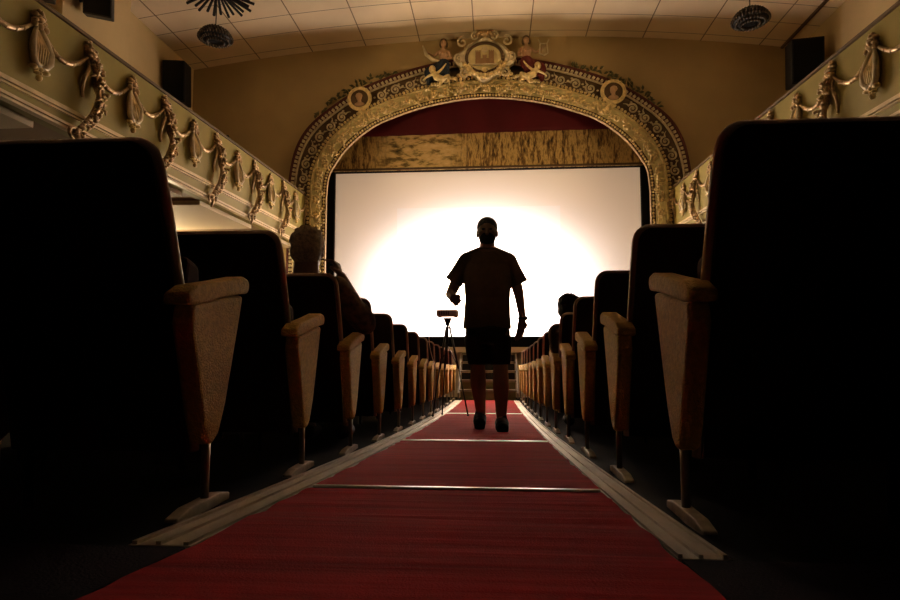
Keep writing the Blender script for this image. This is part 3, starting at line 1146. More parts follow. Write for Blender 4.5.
f, bx, by, bz = muse(-1, M['blue_robe'], 'left')
MB().tube([(bx-.44, by-.05, bz+.30), (bx-.36, by-.08, bz+.08), (bx-.22, by-.11, bz-.05), (bx-.05, by-.11, bz-.10)], [.015, .04, .045, .02], 8, flat=((0, 1, 0), .5)).build('scroll_of_music', M['silver'], f, smooth=True)
f, bx, by, bz = muse(1, M['red_robe'], 'right')
ly = MB()
for q in (-1, 1):
    ly.tube([(bx+.36, by-.07, bz-.02), (bx+.36+q*.09, by-.07, bz+.03), (bx+.36+q*.08, by-.07, bz+.14), (bx+.36+q*.07, by-.07, bz+.24), (bx+.36+q*.11, by-.07, bz+.33)], [.02, .018, .016, .014, .012], 7)
ly.tube([(bx+.28, by-.07, bz+.24), (bx+.44, by-.07, bz+.24)], .010, 6)
for q in range(4):
    ly.tube([(bx+.33+.02*q, by-.07, bz+.0), (bx+.33+.02*q, by-.07, bz+.24)], .004, 4)
ly.build('lyre', M['silver'], f, smooth=True)


def cherub(sgn):
    bx, bz, by = CX+sgn*1.10, CZ-.28, CY-.17
    m_ = MB()
    m_.ball((bx, by, bz), (.075, .075, .082)); m_.capsule((bx-sgn*.03, by, bz-.06), (bx-sgn*.09, by, bz-.17), .045, .075)
    m_.capsule((bx-sgn*.09, by, bz-.17), (bx-sgn*.20, by, bz-.22), .075, .07)
    m_.capsule((bx-sgn*.03, by-.02, bz-.10), (bx+sgn*.10, by-.03, bz-.17), .032, .024); m_.capsule((bx+sgn*.10, by-.03, bz-.17), (bx+sgn*.18, by-.03, bz-.23), .024, .018)
    m_.capsule((bx-sgn*.09, by-.02, bz-.11), (bx-sgn*.20, by-.03, bz-.02), .032, .024); m_.capsule((bx-sgn*.20, by-.03, bz-.02), (bx-sgn*.29, by-.02, bz+.10), .024, .018)
    m_.capsule((bx-sgn*.22, by-.03, bz-.23), (bx-sgn*.34, by-.04, bz-.17), .05, .038); m_.capsule((bx-sgn*.34, by-.04, bz-.17), (bx-sgn*.36, by-.03, bz-.33), .036, .024)
    m_.capsule((bx-sgn*.20, by, bz-.24), (bx-sgn*.16, by-.02, bz-.36), .048, .026)
    m_.ball((bx, by-.072, bz-.01), (.012, .016, .012), 6, 5)
    m_.bake_remesh('gilded_cherub', M['gold'], arch, voxel=.012, smooth=2)


cherub(-1); cherub(1)

# ------------------------------------------------------------------ screen, masking, valances
SX0, SX1, SZ0, SZ1 = -3.71, 3.30, 0.30, 4.13
scr = MB().box(SX0, SX1, 13.60, 13.64, SZ0, SZ1).build('cinema_screen', M['screen'])
tag(scr, 'huge glowing white cinema screen with a pale bluish projected picture', 'screen')
b = MB()
b.box(SX0-.45, SX0, 13.50, 13.59, ZB, SZ1+.14); b.box(SX1, SX1+.45, 13.50, 13.59, ZB, SZ1+.14)
b.box(SX0, SX1, 13.50, 13.59, ZB, SZ0); b.box(SX0, SX1, 13.50, 13.59, SZ1, SZ1+.14)
tag(b.build('screen_masking', M['black']), 'black masking border around the edge of the cinema screen', 'screen border')
b = MB().box(X0-3.6, X0+3.6, 13.44, 13.48, 4.14, 5.02)
pv = tag(b.build('painted_pelmet', M['pelmet']), 'painted ochre and brown tapestry pelmet hanging just above the screen', 'pelmet')
MB().box(X0-3.6, X0+3.6, 13.42, 13.44, 4.14, 4.19).build('pelmet_border', M['arch_brown'], pv)


def pleated(x0, x1, y, z0, z1, amp, n, m, name, tilt=0):
    b_ = MB()
    NX = n*8; NZ = 12
    vs = []
    for j in range(NZ+1):
        for i in range(NX+1):
            u = i/NX; v = j/NZ
            vs.append((x0+(x1-x0)*u, y+amp*math.sin(u*n*2*PI+.6*math.sin(v*3+u*9))*(.5+.5*(1-v)), z0+(z1-z0)*v + tilt*(u-.5)*(1-v)))
    fs = [(j*(NX+1)+i, j*(NX+1)+i+1, (j+1)*(NX+1)+i+1, (j+1)*(NX+1)+i) for j in range(NZ) for i in range(NX)]
    b_.add(vs, fs)
    o = b_.build(name, m, smooth=True)
    sd = o.modifiers.new('solid', 'SOLIDIFY'); sd.thickness = .012
    return o


tag(pleated(X0-3.6, X0+3.6, 13.25, 4.90, 6.2, .012, 14, M['red_curtain'], 'red_valance', tilt=.05), 'dark red velvet valance hanging in the top of the arch', 'curtain')

# ------------------------------------------------------------------ carpet, metal strips, steps
CL, CR = -0.605, 0.335


def ribbon(x0f, x1f, ya, yb, th, dy=.15, wob=0, fold=0):
    b_ = MB()
    n_ = max(2, int((yb-ya)/dy)); vs = []
    rr = random.Random(int(ya*100)+int(x0f*77))
    for i in range(n_+1):
        y = ya+(yb-ya)*i/n_
        w0 = rr.uniform(-wob, wob); w1 = rr.uniform(-wob, wob)
        z = fl(y)
        f0 = fold*abs(math.sin(y*9.1+2*math.sin(y*3.3))); f1 = fold*abs(math.sin(y*8.3+2*math.sin(y*4.1)+1))
        if i in (0, n_):
            f0 = f1 = 0
        vs += [(x0f+w0, y, z+.001), (x1f+w1, y, z+.001), (x1f+w1, y, z+th+f1), (x0f+w0, y, z+th+f0)]
    fs = [(0, 1, 2, 3), tuple(4*n_+k for k in (3, 2, 1, 0))]
    for i in range(n_):
        a = i*4; c = a+4
        for k in range(4):
            k2 = (k+1) % 4
            fs.append((a+k, c+k, c+k2, a+k2))
    return b_.add(vs, fs)


pieces = [(0.25, 1.985, 'dark red aisle carpet length nearest the camera, before the first metal bar'),
          (1.985, 3.92, 'red aisle carpet length between the two bright metal bars'),
          (3.92, 7.50, 'red aisle carpet length the walking man steps on'),
          (7.50, 11.15, 'farthest red aisle carpet length, ending at the stage steps')]
for ya, yb, lb in pieces:
    tag(ribbon(CL, CR, ya+.002, yb-.002, .010, dy=.05, wob=.004, fold=.007).build('aisle_carpet', M['carpet']), lb, 'carpet', 'red carpet lengths in the aisle')
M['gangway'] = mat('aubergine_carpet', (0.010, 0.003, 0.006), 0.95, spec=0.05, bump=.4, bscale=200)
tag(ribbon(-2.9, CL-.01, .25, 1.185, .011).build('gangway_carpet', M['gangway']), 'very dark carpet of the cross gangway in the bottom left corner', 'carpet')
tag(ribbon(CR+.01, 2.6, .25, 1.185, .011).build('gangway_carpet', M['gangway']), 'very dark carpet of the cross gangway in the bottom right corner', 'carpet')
for y, w, lb in ((1.985, .022, 'thin metal bar across the red carpet nearest the camera'), (3.92, .03, 'thin metal bar across the red carpet behind the nearest bar'), (7.50, .03, 'thin metal bar across the carpet just behind the walking man')):
    b = MB()
    z = fl(y)+.013
    b.prism([(y-w/2, z), (y-w/3, z+.006), (y+w/3, z+.006), (y+w/2, z)], CL+.005, CR-.005)
    tag(b.build('carpet_bar', M['bar']), lb, 'metal bar')
for nm, a, c in (('left', CL-.135, CL-.004), ('right', CR+.004, CR+.105)):
    t = thing('aisle_edging', 'long worn pale metal edging along the %s side of the aisle carpet' % nm, 'edging strip', (0, 1.2, fl(1.2)))
    off = Vector((0, -1.2, -fl(1.2)))
    d = ribbon(a, c, 1.195, 11.2, .010, dy=.13, wob=.003).shift(off); d.build('strip', M['strip'], t)
    w = c-a
    for q, (u0, u1) in enumerate(((.04, .12), (.42, .50), (.86, .94))):
        d = ribbon(a+w*u0, a+w*u1, 1.2, 11.2, .017, dy=.4).shift(off); d.build('ridge', M['strip'], t)

# steps up to the stage
st = thing('stage_steps', 'wooden steps with pale nosings leading up to the stage behind the man', 'steps', (-.135, 11.4, fl(11.6)))
ox, oy, oz = -.135, 11.4, fl(11.6)
for k in range(5):
    z1 = -0.06 - (4-k)*.172
    ya = 11.42+.2*k
    MB().box(-.54, .54, ya-oy, ya+.20-oy, z1-.035-oz, z1-oz).build('tread', M['step_pale'], st)
    MB().box(-.52, .52, ya+.03-oy, ya+.05-oy, (z1-.172 if k else fl(11.45)+.002)-oz, z1-.04-oz).build('riser', M['step_green'] if k < 2 else M['black_plastic'], st)
for sx in (-1, 1):
    b = MB()
    b.prism([(0, 0.035), (.06, 0.035), (1.06, .80), (1.06, .875), (1.0, .875), (0, .14)], sx*.54, sx*.575)
    b.build('stringer', M['step_pale'], st)

# ------------------------------------------------------------------ seats
def make_seat(side, down=False):
    """side -1: left block (aisle at +x of the seat); local origin on the floor below the top rear corner, x=0 the aisle edge"""
    root = bpy.data.objects.new('cinema_chair', None); COL.objects.link(root)
    parts = []
    # back shell, rounded top corners, leaning profile
    W_ = .50
    prof = [(-.045, .930), (.015, .80), (.085, .62), (.145, .42), (.20, .16)]

    def py(z):
        for (ya, za), (yb, zb) in zip(prof[:-1], prof[1:]):
            if zb <= z <= za:
                return ya+(yb-ya)*(za-z)/(za-zb)
        return prof[-1][0] if z < prof[-1][1] else prof[0][0]
    r = .045
    outline = []
    for a in range(7):
        t = PI/2*a/6
        outline.append((-r+r*math.sin(t), .930-r+r*math.cos(t)))
    for z in (.80, .70, .60, .50, .40, .32, .24, .16):
        outline.append((0 - .0*z, z))
    half = outline
    mirr = [(-W_-x, z) for x, z in reversed(half)]
    loop = half+mirr
    th = .045

    def shell(dy0, dy1, inset=0.0, zmin=0.16):
        b_ = MB()
        cx = -W_/2
        lp = []
        for x, z in loop:
            z = max(z, zmin)
            lp.append((cx+(x-cx)*(1-inset*2/W_), z-inset if z > .8 else z))
        # columns: build the surface by rows of equal z
        n_ = len(lp)//2
        vs = []
        for dy in (dy0, dy1):
            for k_ in range(n_):
                x, z = lp[k_]; x2, _ = lp[len(lp)-1-k_]
                vs.append((x, py(z)+dy, z)); vs.append((x2, py(z)+dy, z))
        m_ = 2*n_
        fs = []
        for k_ in range(n_-1):
            a0 = 2*k_
            fs.append((a0, a0+1, a0+3, a0+2))
            fs.append((m_+a0, m_+a0+2, m_+a0+3, m_+a0+1))
            fs.append((a0, a0+2, m_+a0+2, m_+a0))
            fs.append((a0+1, m_+a0+1, m_+a0+3, a0+3))
        fs.append((0, m_, m_+1, 1)); e = 2*(n_-1)
        fs.append((e, e+1, m_+e+1, m_+e))
        b_.add(vs, fs)
        return b_
    parts.append(('backrest', shell(0, th), 'seat_shell', 0.008, False))
    parts.append(('back_cushion', shell(th-.005, th+.05, .03, .34), 'seat_front', 0.015, False))
    tr = [(x+(.004 if x > -.25 else -.004), py(z)+th*.62, z+(.004 if z > .9 else 0)) for x, z in mirr+half]
    parts.append(('edge_piping', MB().tube(tr, .015, 8), 'seat_trim', 0, True))
    # cushion
    if down:
        parts.append(('seat_cushion', MB().box(-W_+.02, -.02, .20, .62, .36, .46), 'seat_front', .03, False))
    else:
        parts.append(('seat_cushion', MB().prism([(.25, .30), (.34, .28), (.30, .68), (.22, .70), (.20, .60)], -W_+.03, -.03), 'seat_front', .02, False))
    # upholstered arm panel and pad (aisle side), taper towards the foot
    for q, x0 in enumerate((.005, -W_-.045 if False else None)):
        if x0 is None:
            continue
        pan = MB().prism([(.08, .50), (.09, .55), (.40, .60), (.385, .55), (.345, .42), (.30, .28), (.262, .20), (.225, .175), (.19, .185), (.165, .24), (.12, .38)], x0, x0+.055)
        parts.append(('arm_panel', pan, 'ochre', .014, False))
        pad = MB().prism([(.05, .545), (.05, .575), (.10, .60), (.25, .628), (.38, .655), (.415, .65), (.425, .63), (.415, .605), (.37, .600), (.25, .580), (.12, .550)], x0-.006, x0+.063)
        parts.append(('arm_pad', pad, 'ochre', .010, False))
        parts.append(('pole', MB().tube([(x0+.03, .235, .22), (x0+.03, .235, .02)], .011, 10), 'pole', 0, True))
        fp = MB().prism([(.07, .0), (.36, .0), (.36, .02), (.30, .032), (.13, .032), (.07, .02)], x0+.010, x0+.045)
        parts.append(('foot_plate', fp, 'plate', .004, False))
    # inner support and crossbar under the back
    parts.append(('pole', MB().tube([(-W_+.03, .235, .34), (-W_+.03, .235, 0)], .014, 8), 'dark_metal', 0, True))
    parts.append(('crossbar', MB().tube([(-W_+.03, .235, .30), (.03, .235, .30)], .014, 8), 'dark_metal', 0, True))
    for n_, mb_, mm, bv, sm_ in parts:
        if side > 0:
            mb_.mirror_x()
        mb_.build(n_, M[mm], root, smooth=sm_, bevel=bv)
    return root


AX = {-1: -0.825, 1: 0.52}
ORD = ['nearest', 'second', 'third', 'fourth', 'fifth', 'sixth', 'seventh', 'eighth', 'ninth', 'tenth', 'eleventh', 'twelfth', 'farthest']
OCC = {(-1, 2), (1, 4)}
protos = {}
for side in (-1, 1):
    for dn_ in (False, True):
        protos[(side, dn_)] = [make_seat(side, dn_), False]


def put_seat(side, dn_, x, y, label, group, inner=False):
    pr = protos[(side, dn_)]
    if not pr[1]:
        o = pr[0]; pr[1] = True
    else:
        o = copy_tree(pr[0])
    y2 = y+.23
    o.location = (x, y, fl(y2)+.001)
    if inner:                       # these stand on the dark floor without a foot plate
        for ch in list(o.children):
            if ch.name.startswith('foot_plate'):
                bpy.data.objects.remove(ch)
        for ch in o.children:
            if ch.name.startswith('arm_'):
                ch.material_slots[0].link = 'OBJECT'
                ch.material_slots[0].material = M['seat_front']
    tag(o, label, 'cinema seat', group)
    return o


for side in (-1, 1):
    sn = 'left' if side < 0 else 'right'
    for k in range(13):
        y = 1.38+.83*k
        occ = (side, k) in OCC
        if k == 0:
            desc = 'large dark seat back filling the %s foreground, ochre arm towards the aisle' % sn
        elif occ:
            desc = 'dark aisle seat with ochre arm, occupied by the %s' % ('grey-haired viewer on the left' if side < 0 else 'dark-haired viewer on the right')
        elif k == 12:
            desc = 'farthest small aisle seat with ochre arm %s of the red carpet, beside the stage steps' % sn
        else:
            desc = 'dark aisle seat with ochre arm %s of the red carpet, %s back from the camera' % (sn, ORD[k])
        put_seat(side, occ, AX[side], y, desc, 'aisle seats on the %s' % sn)
        for q in range(3 if k < 7 else (1 if k < 12 else 0)):
            put_seat(side, False, AX[side]+side*.61*(q+1), y, 'dark folding seat further in from the aisle in the %s block' % sn, 'inner seats of the %s block' % sn, inner=True)

# ------------------------------------------------------------------ people
def hand(mb, wrist, direction, palm_n, L=.18, curl=.5, side=1):
    """adds a palm, four fingers and a thumb; direction = towards the fingertips, palm_n = palm normal"""
    w = Vector(wrist); d = Vector(direction).normalized()
    nrm = Vector(palm_n); nrm = (nrm-d*nrm.dot(d)).normalized()
    sd = d.cross(nrm)*side
    pl = L*.5
    for u in (-.9, -.3, .3, .9):
        mb.capsule(w+sd*.014*u, w+d*pl+sd*.032*u, .015, .013, 8, 3)
    for q, (u, l) in enumerate(((-1.05, .80), (-.35, .95), (.35, 1.0), (1.05, .88))):
        base = w+d*pl*.96+sd*.030*(-u)
        p = base; dirv = d.copy()
        seg = L*.5*l/3
        for j in range(3):
            a = curl*(1.0 if j else .6)
            dirv = (dirv*math.cos(a)+nrm*math.sin(a)).normalized()
            nx = nrm*math.cos(a)-d*math.sin(a)
            p2 = p+dirv*seg*(1.25-.2*j)
            mb.capsule(p, p2, .0095-.0008*j, .0088-.0008*j, 8, 3)
            p = p2
    b0 = w+d*pl*.25+sd*.03
    b1 = b0+(d*.6+sd*.75+nrm*.25).normalized()*L*.2
    b2 = b1+(d*.85+nrm*.45*(.5+curl)-sd*.1).normalized()*L*.17
    mb.capsule(b0, b1, .013, .011, 8, 3); mb.capsule(b1, b2, .011, .009, 8, 3)


def head(mb, c, fy=-1, s=1.0):
    """head centred at c looking along y*fy"""
    x, y, z = c
    mb.ball((x, y-fy*.012*s, z+.025*s), (.078*s, .098*s, .100*s), 16, 12)
    mb.ball((x, y+fy*.025*s, z-.045*s), (.060*s, .068*s, .075*s), 14, 10)
    mb.capsule((x-.022*s, y+fy*.045*s, z-.10*s), (x+.022*s, y+fy*.045*s, z-.10*s), .024*s, .024*s)
    mb.capsule((x, y+fy*.088*s, z+.012*s), (x, y+fy*.105*s, z-.022*s), .010*s, .016*s)
    for sx in (-1, 1):
        mb.ball((x+sx*.079*s, y-fy*.010*s, z-.005*s), (.011*s, .020*s, .031*s), 8, 7)
        mb.ball((x+sx*.050*s, y+fy*.060*s, z-.015*s), (.024*s, .02*s, .02*s), 8, 6)
    mb.capsule((x-.02*s, y+fy*.092*s, z-.060*s), (x+.02*s, y+fy*.092*s, z-.060*s), .009*s, .009*s)


# the walking man
WX, WY = -0.06, 5.05
man = thing('person', 'man in short-sleeved shirt and dark shorts walking up the aisle, silhouetted by the screen', 'person', (WX, WY, fl(4.98)+.014))
b = MB()
head(b, (0, -.02, 1.635), -1, 1.06)
b.capsule((0, .0, 1.54), (0, .01, 1.45), .066, .072)
b.loft([(0, .01, .80, .165, .115), (0, 0, .92, .172, .125), (0, -.01, 1.08, .168, .130), (0, 0, 1.25, .180, .125), (0, .01, 1.38, .185, .110), (0, .01, 1.46, .12, .08), (0, .01, 1.49, .06, .06)], 24)
# arms
b.capsule((-.185, .01, 1.405), (-.315, .05, 1.125), .062, .045); b.capsule((-.315, .05, 1.125), (-.285, -.17, 1.075), .046, .029)
b.capsule((.19, .01, 1.40), (.265, .04, 1.12), .062, .045); b.capsule((.265, .04, 1.12), (.292, -.02, .905), .044, .028)
b.capsule((-.285, -.17, 1.075), (-.268, -.24, 1.062), .032, .042)
hand(b, (-.280, -.19, 1.070), (.25, -1, -.10), (.6, .1, -.8), .135, 1.55, 1)
b.capsule((.290, -.02, .93), (.280, -.03, .84), .030, .036)
hand(b, (.288, -.025, .90), (-.16, -.10, -1), (-.6, -.8, 0), .19, .30, -1)
# legs
b.capsule((-.095, .0, .84), (-.085, .0, .50), .090, .062); b.capsule((-.085, .0, .50), (-.082, .06, .36), .062, .068)
b.capsule((-.082, .06, .36), (-.064, .20, .10), .066, .040); b.capsule((-.062, .20, .10), (-.072, .12, .055), .040, .042)
b.capsule((.095, .0, .84), (.105, -.05, .50), .090, .062); b.capsule((.105, -.05, .50), (.108, -.05, .34), .062, .068)
b.capsule((.108, -.05, .34), (.108, -.06, .09), .066, .040); b.capsule((.108, -.06, .09), (.112, -.13, .045), .040, .040)
body = b.bake_remesh('body', M['skin'], man, voxel=.0065, smooth=3)
# face details
e = MB()
for sx in (-1, 1):
    e.ball((sx*.032, -.115, 1.652), (.014, .008, .009), 8, 6)
e.build('eyes', M['black_plastic'], body, smooth=True)
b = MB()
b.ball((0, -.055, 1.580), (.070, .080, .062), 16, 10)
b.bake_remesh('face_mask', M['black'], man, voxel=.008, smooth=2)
b = MB()
b.ball((0, .004, 1.690), (.090, .108, .090), 16, 10)
b.ball((0, .035, 1.63), (.080, .08, .085), 16, 10)
b.bake_remesh('hair', M['hair_dark'], man, voxel=.008, smooth=2)
b = MB()
b.loft([(-.005, .01, .825, .205, .135), (-.005, 0, .92, .196, .142), (0, -.01, 1.08, .190, .148), (0, 0, 1.25, .200, .142), (0, .01, 1.36, .205, .128), (0, .01, 1.43, .165, .10), (0, .01, 1.475, .10, .080), (0, .01, 1.50, .075, .07)], 28)
b.capsule((-.06, .01, 1.46), (-.165, .01, 1.41), .064, .072); b.capsule((.06, .01, 1.46), (.165, .01, 1.405), .064, .072)
b.capsule((-.170, .01, 1.40), (-.265, .03, 1.275), .080, .068); b.capsule((.172, .01, 1.395), (.245, .03, 1.265), .080, .066)
for (ax, az), (bx_, bz_) in (((-.20, 1.37), (-.290, 1.225)), ((.20, 1.36), (.268, 1.205))):
    d_ = Vector((bx_-ax, .02, bz_-az)).normalized()
    A_ = Vector((ax, .015, az)); B_ = Vector((bx_, .035, bz_))
    b.tube([A_, (A_+B_)/2, B_], [.066, .072, .080], 20)
shirt = b.bake_remesh('shirt', M['shirt'], man, voxel=.008, smooth=2)
b = MB()
b.tube([(.076*math.cos(a_), .012+.080*math.sin(a_), 1.505+.022*math.sin(a_)) for a_ in [2*PI*q/24 for q in range(24)]], .017, 8, closed=True)
b.build('collar', M['shirt'], shirt, smooth=True)
b = MB()
b.loft([(0, .005, .70, .190, .125), (0, .005, .80, .188, .130), (0, 0, .86, .183, .130)], 24)
b.loft([(-.083, .0, .530, .082, .092), (-.088, .0, .62, .094, .105), (-.095, .0, .76, .105, .12)], 20)
b.loft([(.098, -.035, .530, .090, .092), (.098, -.025, .62, .096, .105), (.095, .0, .76, .105, .12)], 20)
b.bake_remesh('shorts', M['shorts'], man, voxel=.008, smooth=2)
for (x, y, z) in ((-.072, .13, .010), (.112, -.12, 0)):
    b = MB()
    b.capsule((x, y+.07, z+.052), (x+.0, y-.10, z+.042), .058, .054)
    b.capsule((x, y-.06, z+.040), (x+.005, y-.15, z+.036), .056, .048)
    b.capsule((x, y+.07, z+.06), (x, y+.06, z+.10), .046, .044)
    b.capsule((x, y+.09, z+.018), (x+.003, y-.16, z+.016), .048, .046)
    so = b.bake_remesh('shoe', M['shorts'], man, voxel=.007, smooth=2)
    zmin = min(v.co.z for v in so.data.vertices)
    if zmin < 0.0:
        for v in so.data.vertices:
            if v.co.z < .002:
                v.co.z = .002
wt = MB(); wt.tube([(.292+.034*math.cos(a), -.018+.034*math.sin(a), .912) for a in [2*PI*q/20 for q in range(20)]], .010, 6, closed=True)
wt.ball((.322, -.03, .912), (.012, .018, .018), 8, 6)
wt.build('wristwatch', M['black_plastic'], man, smooth=True)


def sitter(loc, label, hairm, shirtm, raised=True, dx=0.0, lower=0.0, hs=1.0):
    t = thing('person', label, 'person', loc)
    b_ = MB()
    hz = 1.135-lower
    head(b_, (dx, .10, hz), 1, 1.06*hs)
    b_.capsule((dx*.9, .08, hz-.08), (dx*.7, .06, hz-.20), .070, .08)
    b_.loft([(0, .10, .50, .17, .12), (0, .06, .62, .165, .125), (dx*.3, .04, .78, .17, .12), (dx*.5, .05, .90-lower*.6, .18, .11), (dx*.7, .06, .97-lower*.8, .12, .08), (dx*.8, .07, 1.0-lower, .06, .06)], 22)
    for sx in (-1, 1):
        b_.capsule((sx*.09, .14, .54), (sx*.11, .50, .545), .085, .062); b_.capsule((sx*.11, .50, .545), (sx*.11, .52, .12), .058, .038)
        b_.capsule((sx*.11, .52, .12), (sx*.11, .60, .05), .038, .034)
    s_ = 1
    if raised:
        b_.capsule((.19, .06, .91), (.325, .16, .74), .060, .044)
        b_.capsule((.325, .16, .74), (.19, .12, .985), .044, .030)
        hand(b_, (.19, .12, .985), (-.35, .05, .9), (-.9, .1, -.3), .16, .75, 1)
    else:
        b_.capsule((.19+dx*.5, .06, .86-lower*.5), (.25, .12, .62), .056, .042)
        b_.capsule((.25, .12, .62), (.16, .32, .655), .042, .028); hand(b_, (.16, .32, .655), (-.3, 1, -.1), (0, 0, -1), .17, .3, 1)
    b_.capsule((-.19+dx*.5, .06, .88-lower*.5), (-.26, .12, .64), .058, .042)
    b_.capsule((-.26, .12, .64), (-.14, .34, .665), .042, .028); hand(b_, (-.14, .34, .665), (.3, 1, -.1), (0, 0, -1), .17, .3, -1)
    bd = b_.bake_remesh('body', M['skin'], t, voxel=.0075, smooth=3)
    h_ = MB()
    h_.ball((dx, .088, hz+.045*hs), (.096*hs, .112*hs, .090*hs), 16, 12)
    h_.ball((dx, .062, hz-.01), (.092*hs, .085*hs, .085*hs), 16, 12)
    rr = random.Random(3)
    for q in range(60):
        a = rr.uniform(0, 2*PI); e_ = rr.uniform(0, 1.3)
        p = Vector((dx+.094*hs*math.cos(a)*math.cos(e_), .088+.108*hs*math.sin(a)*math.cos(e_), hz+.05*hs+.088*hs*math.sin(e_)))
        h_.ball(p, .012, 6, 5)
    h_.bake_remesh('hair', hairm, t, voxel=.008, smooth=1)
    s2 = MB()
    s2.loft([(0, .10, .50, .185, .135), (0, .06, .62, .18, .14), (dx*.3, .04, .78, .185, .135), (dx*.5, .05, .89-lower*.6, .195, .125), (dx*.7, .06, .965-lower*.8, .13, .09), (dx*.8, .07, .99-lower, .075, .072)], 26)
    if raised:
        s2.capsule((.18, .06, .905), (.325, .16, .715), .078, .064); s2.capsule((.325, .16, .735), (.29, .15, .80), .062, .052)
    else:
        s2.capsule((.18+dx*.5, .06, .86-lower*.5), (.235, .10, .68), .072, .06)
    s2.capsule((-.18+dx*.5, .06, .88-lower*.5), (-.245, .11, .68), .074, .062)
    s2.bake_remesh('shirt', shirtm, t, voxel=.009, smooth=2)
    tr_ = MB()
    tr_.loft([(0, .14, .47, .17, .14), (0, .12, .60, .17, .135)], 20)
    for sx in (-1, 1):
        tr_.capsule((sx*.09, .16, .545), (sx*.11, .50, .55), .098, .075); tr_.capsule((sx*.11, .50, .55), (sx*.11, .52, .16), .070, .055)
    tr_.bake_remesh('trousers', M['shorts'], t, voxel=.01, smooth=2)
    for sx in (-1, 1):
        sh = MB(); sh.capsule((sx*.11, .50, .055), (sx*.11, .68, .045), .048, .042)
        sh.bake_remesh('shoe', M['black_plastic'], t, voxel=.009, smooth=1)
    return t


y = 1.38+.83*2
sitter((-1.07, y+.21, fl(y+.4)), 'grey-haired person in patterned brown shirt sitting left of the aisle, hand raised to the face', M['hair_grey'], M['shirt2'], True)
y = 1.38+.83*4
sitter((0.76, y+.20, fl(y+.4)), 'dark-haired person sitting right of the aisle, only the top of the head visible', M['hair_dark'], M['shirt2'], False, dx=-.15, lower=.14)

# ------------------------------------------------------------------ projector on its tripod
PX, PY = -0.55, 7.0
fz = fl(7.0)+.012
t = thing('tripod', 'slender metal tripod standing in the aisle under the white projector', 'tripod', (PX, PY, fz))
H = .375-fz
MB().tube([(0, 0, H-.04), (0, 0, H-.30)], .012, 10).build('centre_column', M['dark_metal'], t, smooth=True)
hd = MB(); hd.tube([(0, 0, H-.02), (0, 0, H-.09)], [.045, .022], 12); hd.box(-.05, .05, -.04, .04, H-.02, H)
hd.tube([(0, 0, H-.06), (.05, -.14, H-.13)], .007, 6)
hd.build('pan_head', M['black_plastic'], t)
for k in range(3):
    a = PI/2+.35+k*2*PI/3
    dx, dy = math.cos(a), math.sin(a)
    fx = fl(7.0+dy*.26)-fl(7.0)+.002
    lg = MB(); lg.tube([(dx*.02, dy*.02, H-.10), (dx*.13, dy*.13, H*.48)], .012, 8); lg.tube([(dx*.13, dy*.13, H*.5), (dx*.24, dy*.24, .01+fx)], .008, 8)
    l_ = lg.build('leg', M['dark_metal'], t, smooth=True)
    MB().ball((dx*.24, dy*.24, .012+fx), (.014, .014, .012), 8, 6).build('rubber_foot', M['black_plastic'], l_, smooth=True)
    MB().tube([(dx*.125, dy*.125, H*.50), (0, 0, H-.33)], .005, 6).build('brace', M['dark_metal'], t)
pj = thing('projector', 'small white projector standing on the tripod beside the walking man', 'projector', (PX, PY, fz+H))
MB().box(-.125, .125, -.10, .10, .012, .092).build('casing', M['white_plastic'], pj, bevel=.01)
for sx in (-1, 1):
    for sy in (-1, 1):
        MB().tube([(sx*.09, sy*.07, 0), (sx*.09, sy*.07, .014)], .012, 8).build('foot', M['black_plastic'], pj)
MB().tube([(0.0, .098, .055), (0.0, .13, .055)], .026, 16).build('lens', M['black_plastic'], pj)
v_ = MB()
for q in range(6):
    v_.box(-.09+.02*q, -.08+.02*q, -.103, -.098, .03, .07)
v_.build('vent', M['black_plastic'], pj)
cb = MB()
pts = []
for q in range(26):
    u = q/25
    pts.append((PX-.125-.085*math.sin(PI*min(1, u*1.7))-.03*u, PY-.04+.03*math.sin(u*4), fz+H+.05-(H+.045)*u**1.2+.03*math.sin(PI*min(1, u*3))))
cb.tube(pts, .0045, 6)
tag(cb.build('cable', M['white_plastic'], smooth=True), 'thin white cable hanging down from the projector on the tripod', 'cable')

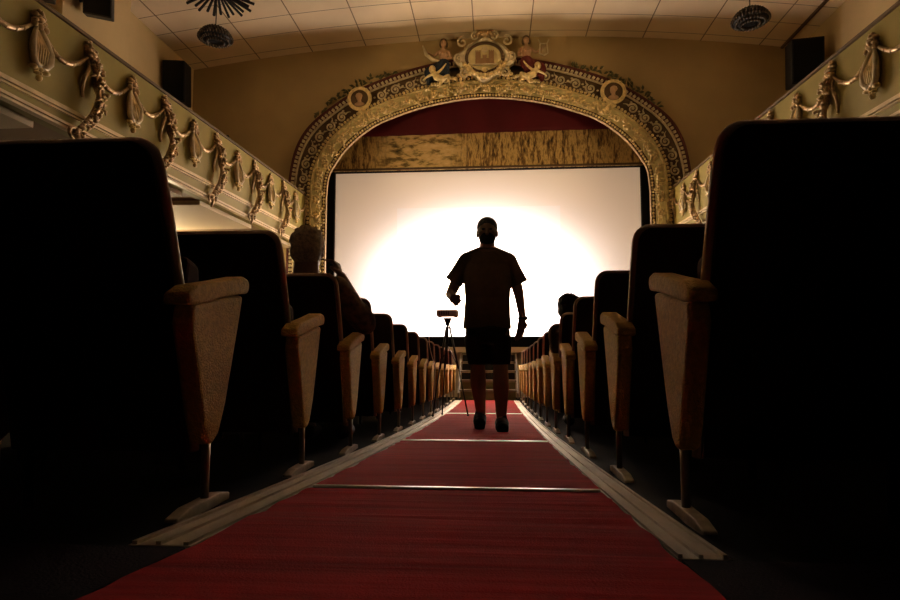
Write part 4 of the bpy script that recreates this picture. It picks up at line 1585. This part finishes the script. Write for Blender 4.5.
# ------------------------------------------------------------------ lamps, sunbursts and loudspeakers
for X, nm in ((-4.92, 'left'), (4.27, 'right')):
    Y = 9.9; Z = ceil_z(X)-.09
    t = thing('sunburst_rosette', 'large dark sunburst of rods on the ceiling above the %s pendant lamp' % nm, 'ceiling rosette', (X, Y, Z))
    MB().tube([(0, 0, .085), (0, 0, -.07)], [.20, .16], 24).build('hub', M['black_plastic'], t)
    for q in range(30):
        a = 2*PI*q/30
        l = .64 if q % 2 == 0 else .56
        MB().tube([(.14*math.cos(a), .14*math.sin(a), -.05), (l*math.cos(a), l*math.sin(a), -.16)], [.022, .026], 6).build('ray', M['black_plastic'], t)
    zc = 5.38 if X > 0 else 5.44
    t = thing('pendant_lamp', 'dark beaded dome pendant lamp hanging from the ceiling on the %s' % nm, 'pendant lamp', (X, Y, Z-.075))
    z0 = Z-.075
    MB().tube([(0, 0, 0), (0, 0, zc+.30-z0)], .009, 6).build('cord', M['black_plastic'], t)
    sh = MB()
    for ring, (r_, z_, n_) in enumerate(((.08, .30, 12), (.16, .25, 20), (.22, .18, 26), (.26, .10, 30), (.285, .02, 34), (.22, -.05, 26), (.14, -.09, 18))):
        for q in range(n_):
            a = 2*PI*q/n_+ring*.1
            sh.ball((r_*math.cos(a), r_*math.sin(a), zc+.10+z_*.62-z0-.03), (.024, .024, .034), 6, 5)
    sh.build('bead_shade', M['crystal'], t, smooth=True)
    fr = MB()
    prof_ = [(.03, .31), (.15, .25), (.24, .12), (.27, .02), (.20, -.06)]
    fr.loft([(0, 0, zc+.10+z_*.62-z0-.03, r_, r_) for r_, z_ in reversed(prof_)], 24)
    fr.build('shade_frame', M['black_plastic'], t, smooth=True)

def speaker(name, label, loc, hx, hy, hz, yaw, pitch):
    t = thing(name, label, 'loudspeaker', loc)
    R = Matrix.Rotation(yaw, 3, 'Z') @ Matrix.Rotation(pitch, 3, 'X')
    c = MB().obox((0, 0, 0), hx, hy, hz, R).build('cabinet', M['black_plastic'], t, bevel=.015)
    MB().obox(R @ Vector((0, -hy-.006, 0)), hx*.9, .006, hz*.92, R).build('grille', M['black'], t)
    wx = (WL if loc[0] < 0 else WR)-loc[0]
    if abs(loc[1]-8.3) < .01:
        wx += .42
    MB().tube([R @ Vector((0, 0, 0)), Vector((wx, .05, .02))], .025, 8).build('bracket', M['dark_metal'], t)
    return t

speaker('loudspeaker', 'black loudspeaker hung high in the left corner beside the stage wall', (-6.50, 11.5, 5.46), .22, .20, .42, .15, .10)
speaker('loudspeaker', 'black loudspeaker hung high in the right corner beside the stage wall', (5.92, 11.5, 5.44), .28, .20, .42, -.15, .12)
speaker('loudspeaker', 'dark angular box high on the left wall at the top left edge', (-5.98, 8.3, 5.32), .19, .20, .26, .5, .35)
speaker('loudspeaker', 'small dark rounded box at the top left edge just above the balcony rail', (-6.1, 7.35, 4.92), .14, .14, .16, .6, .2)
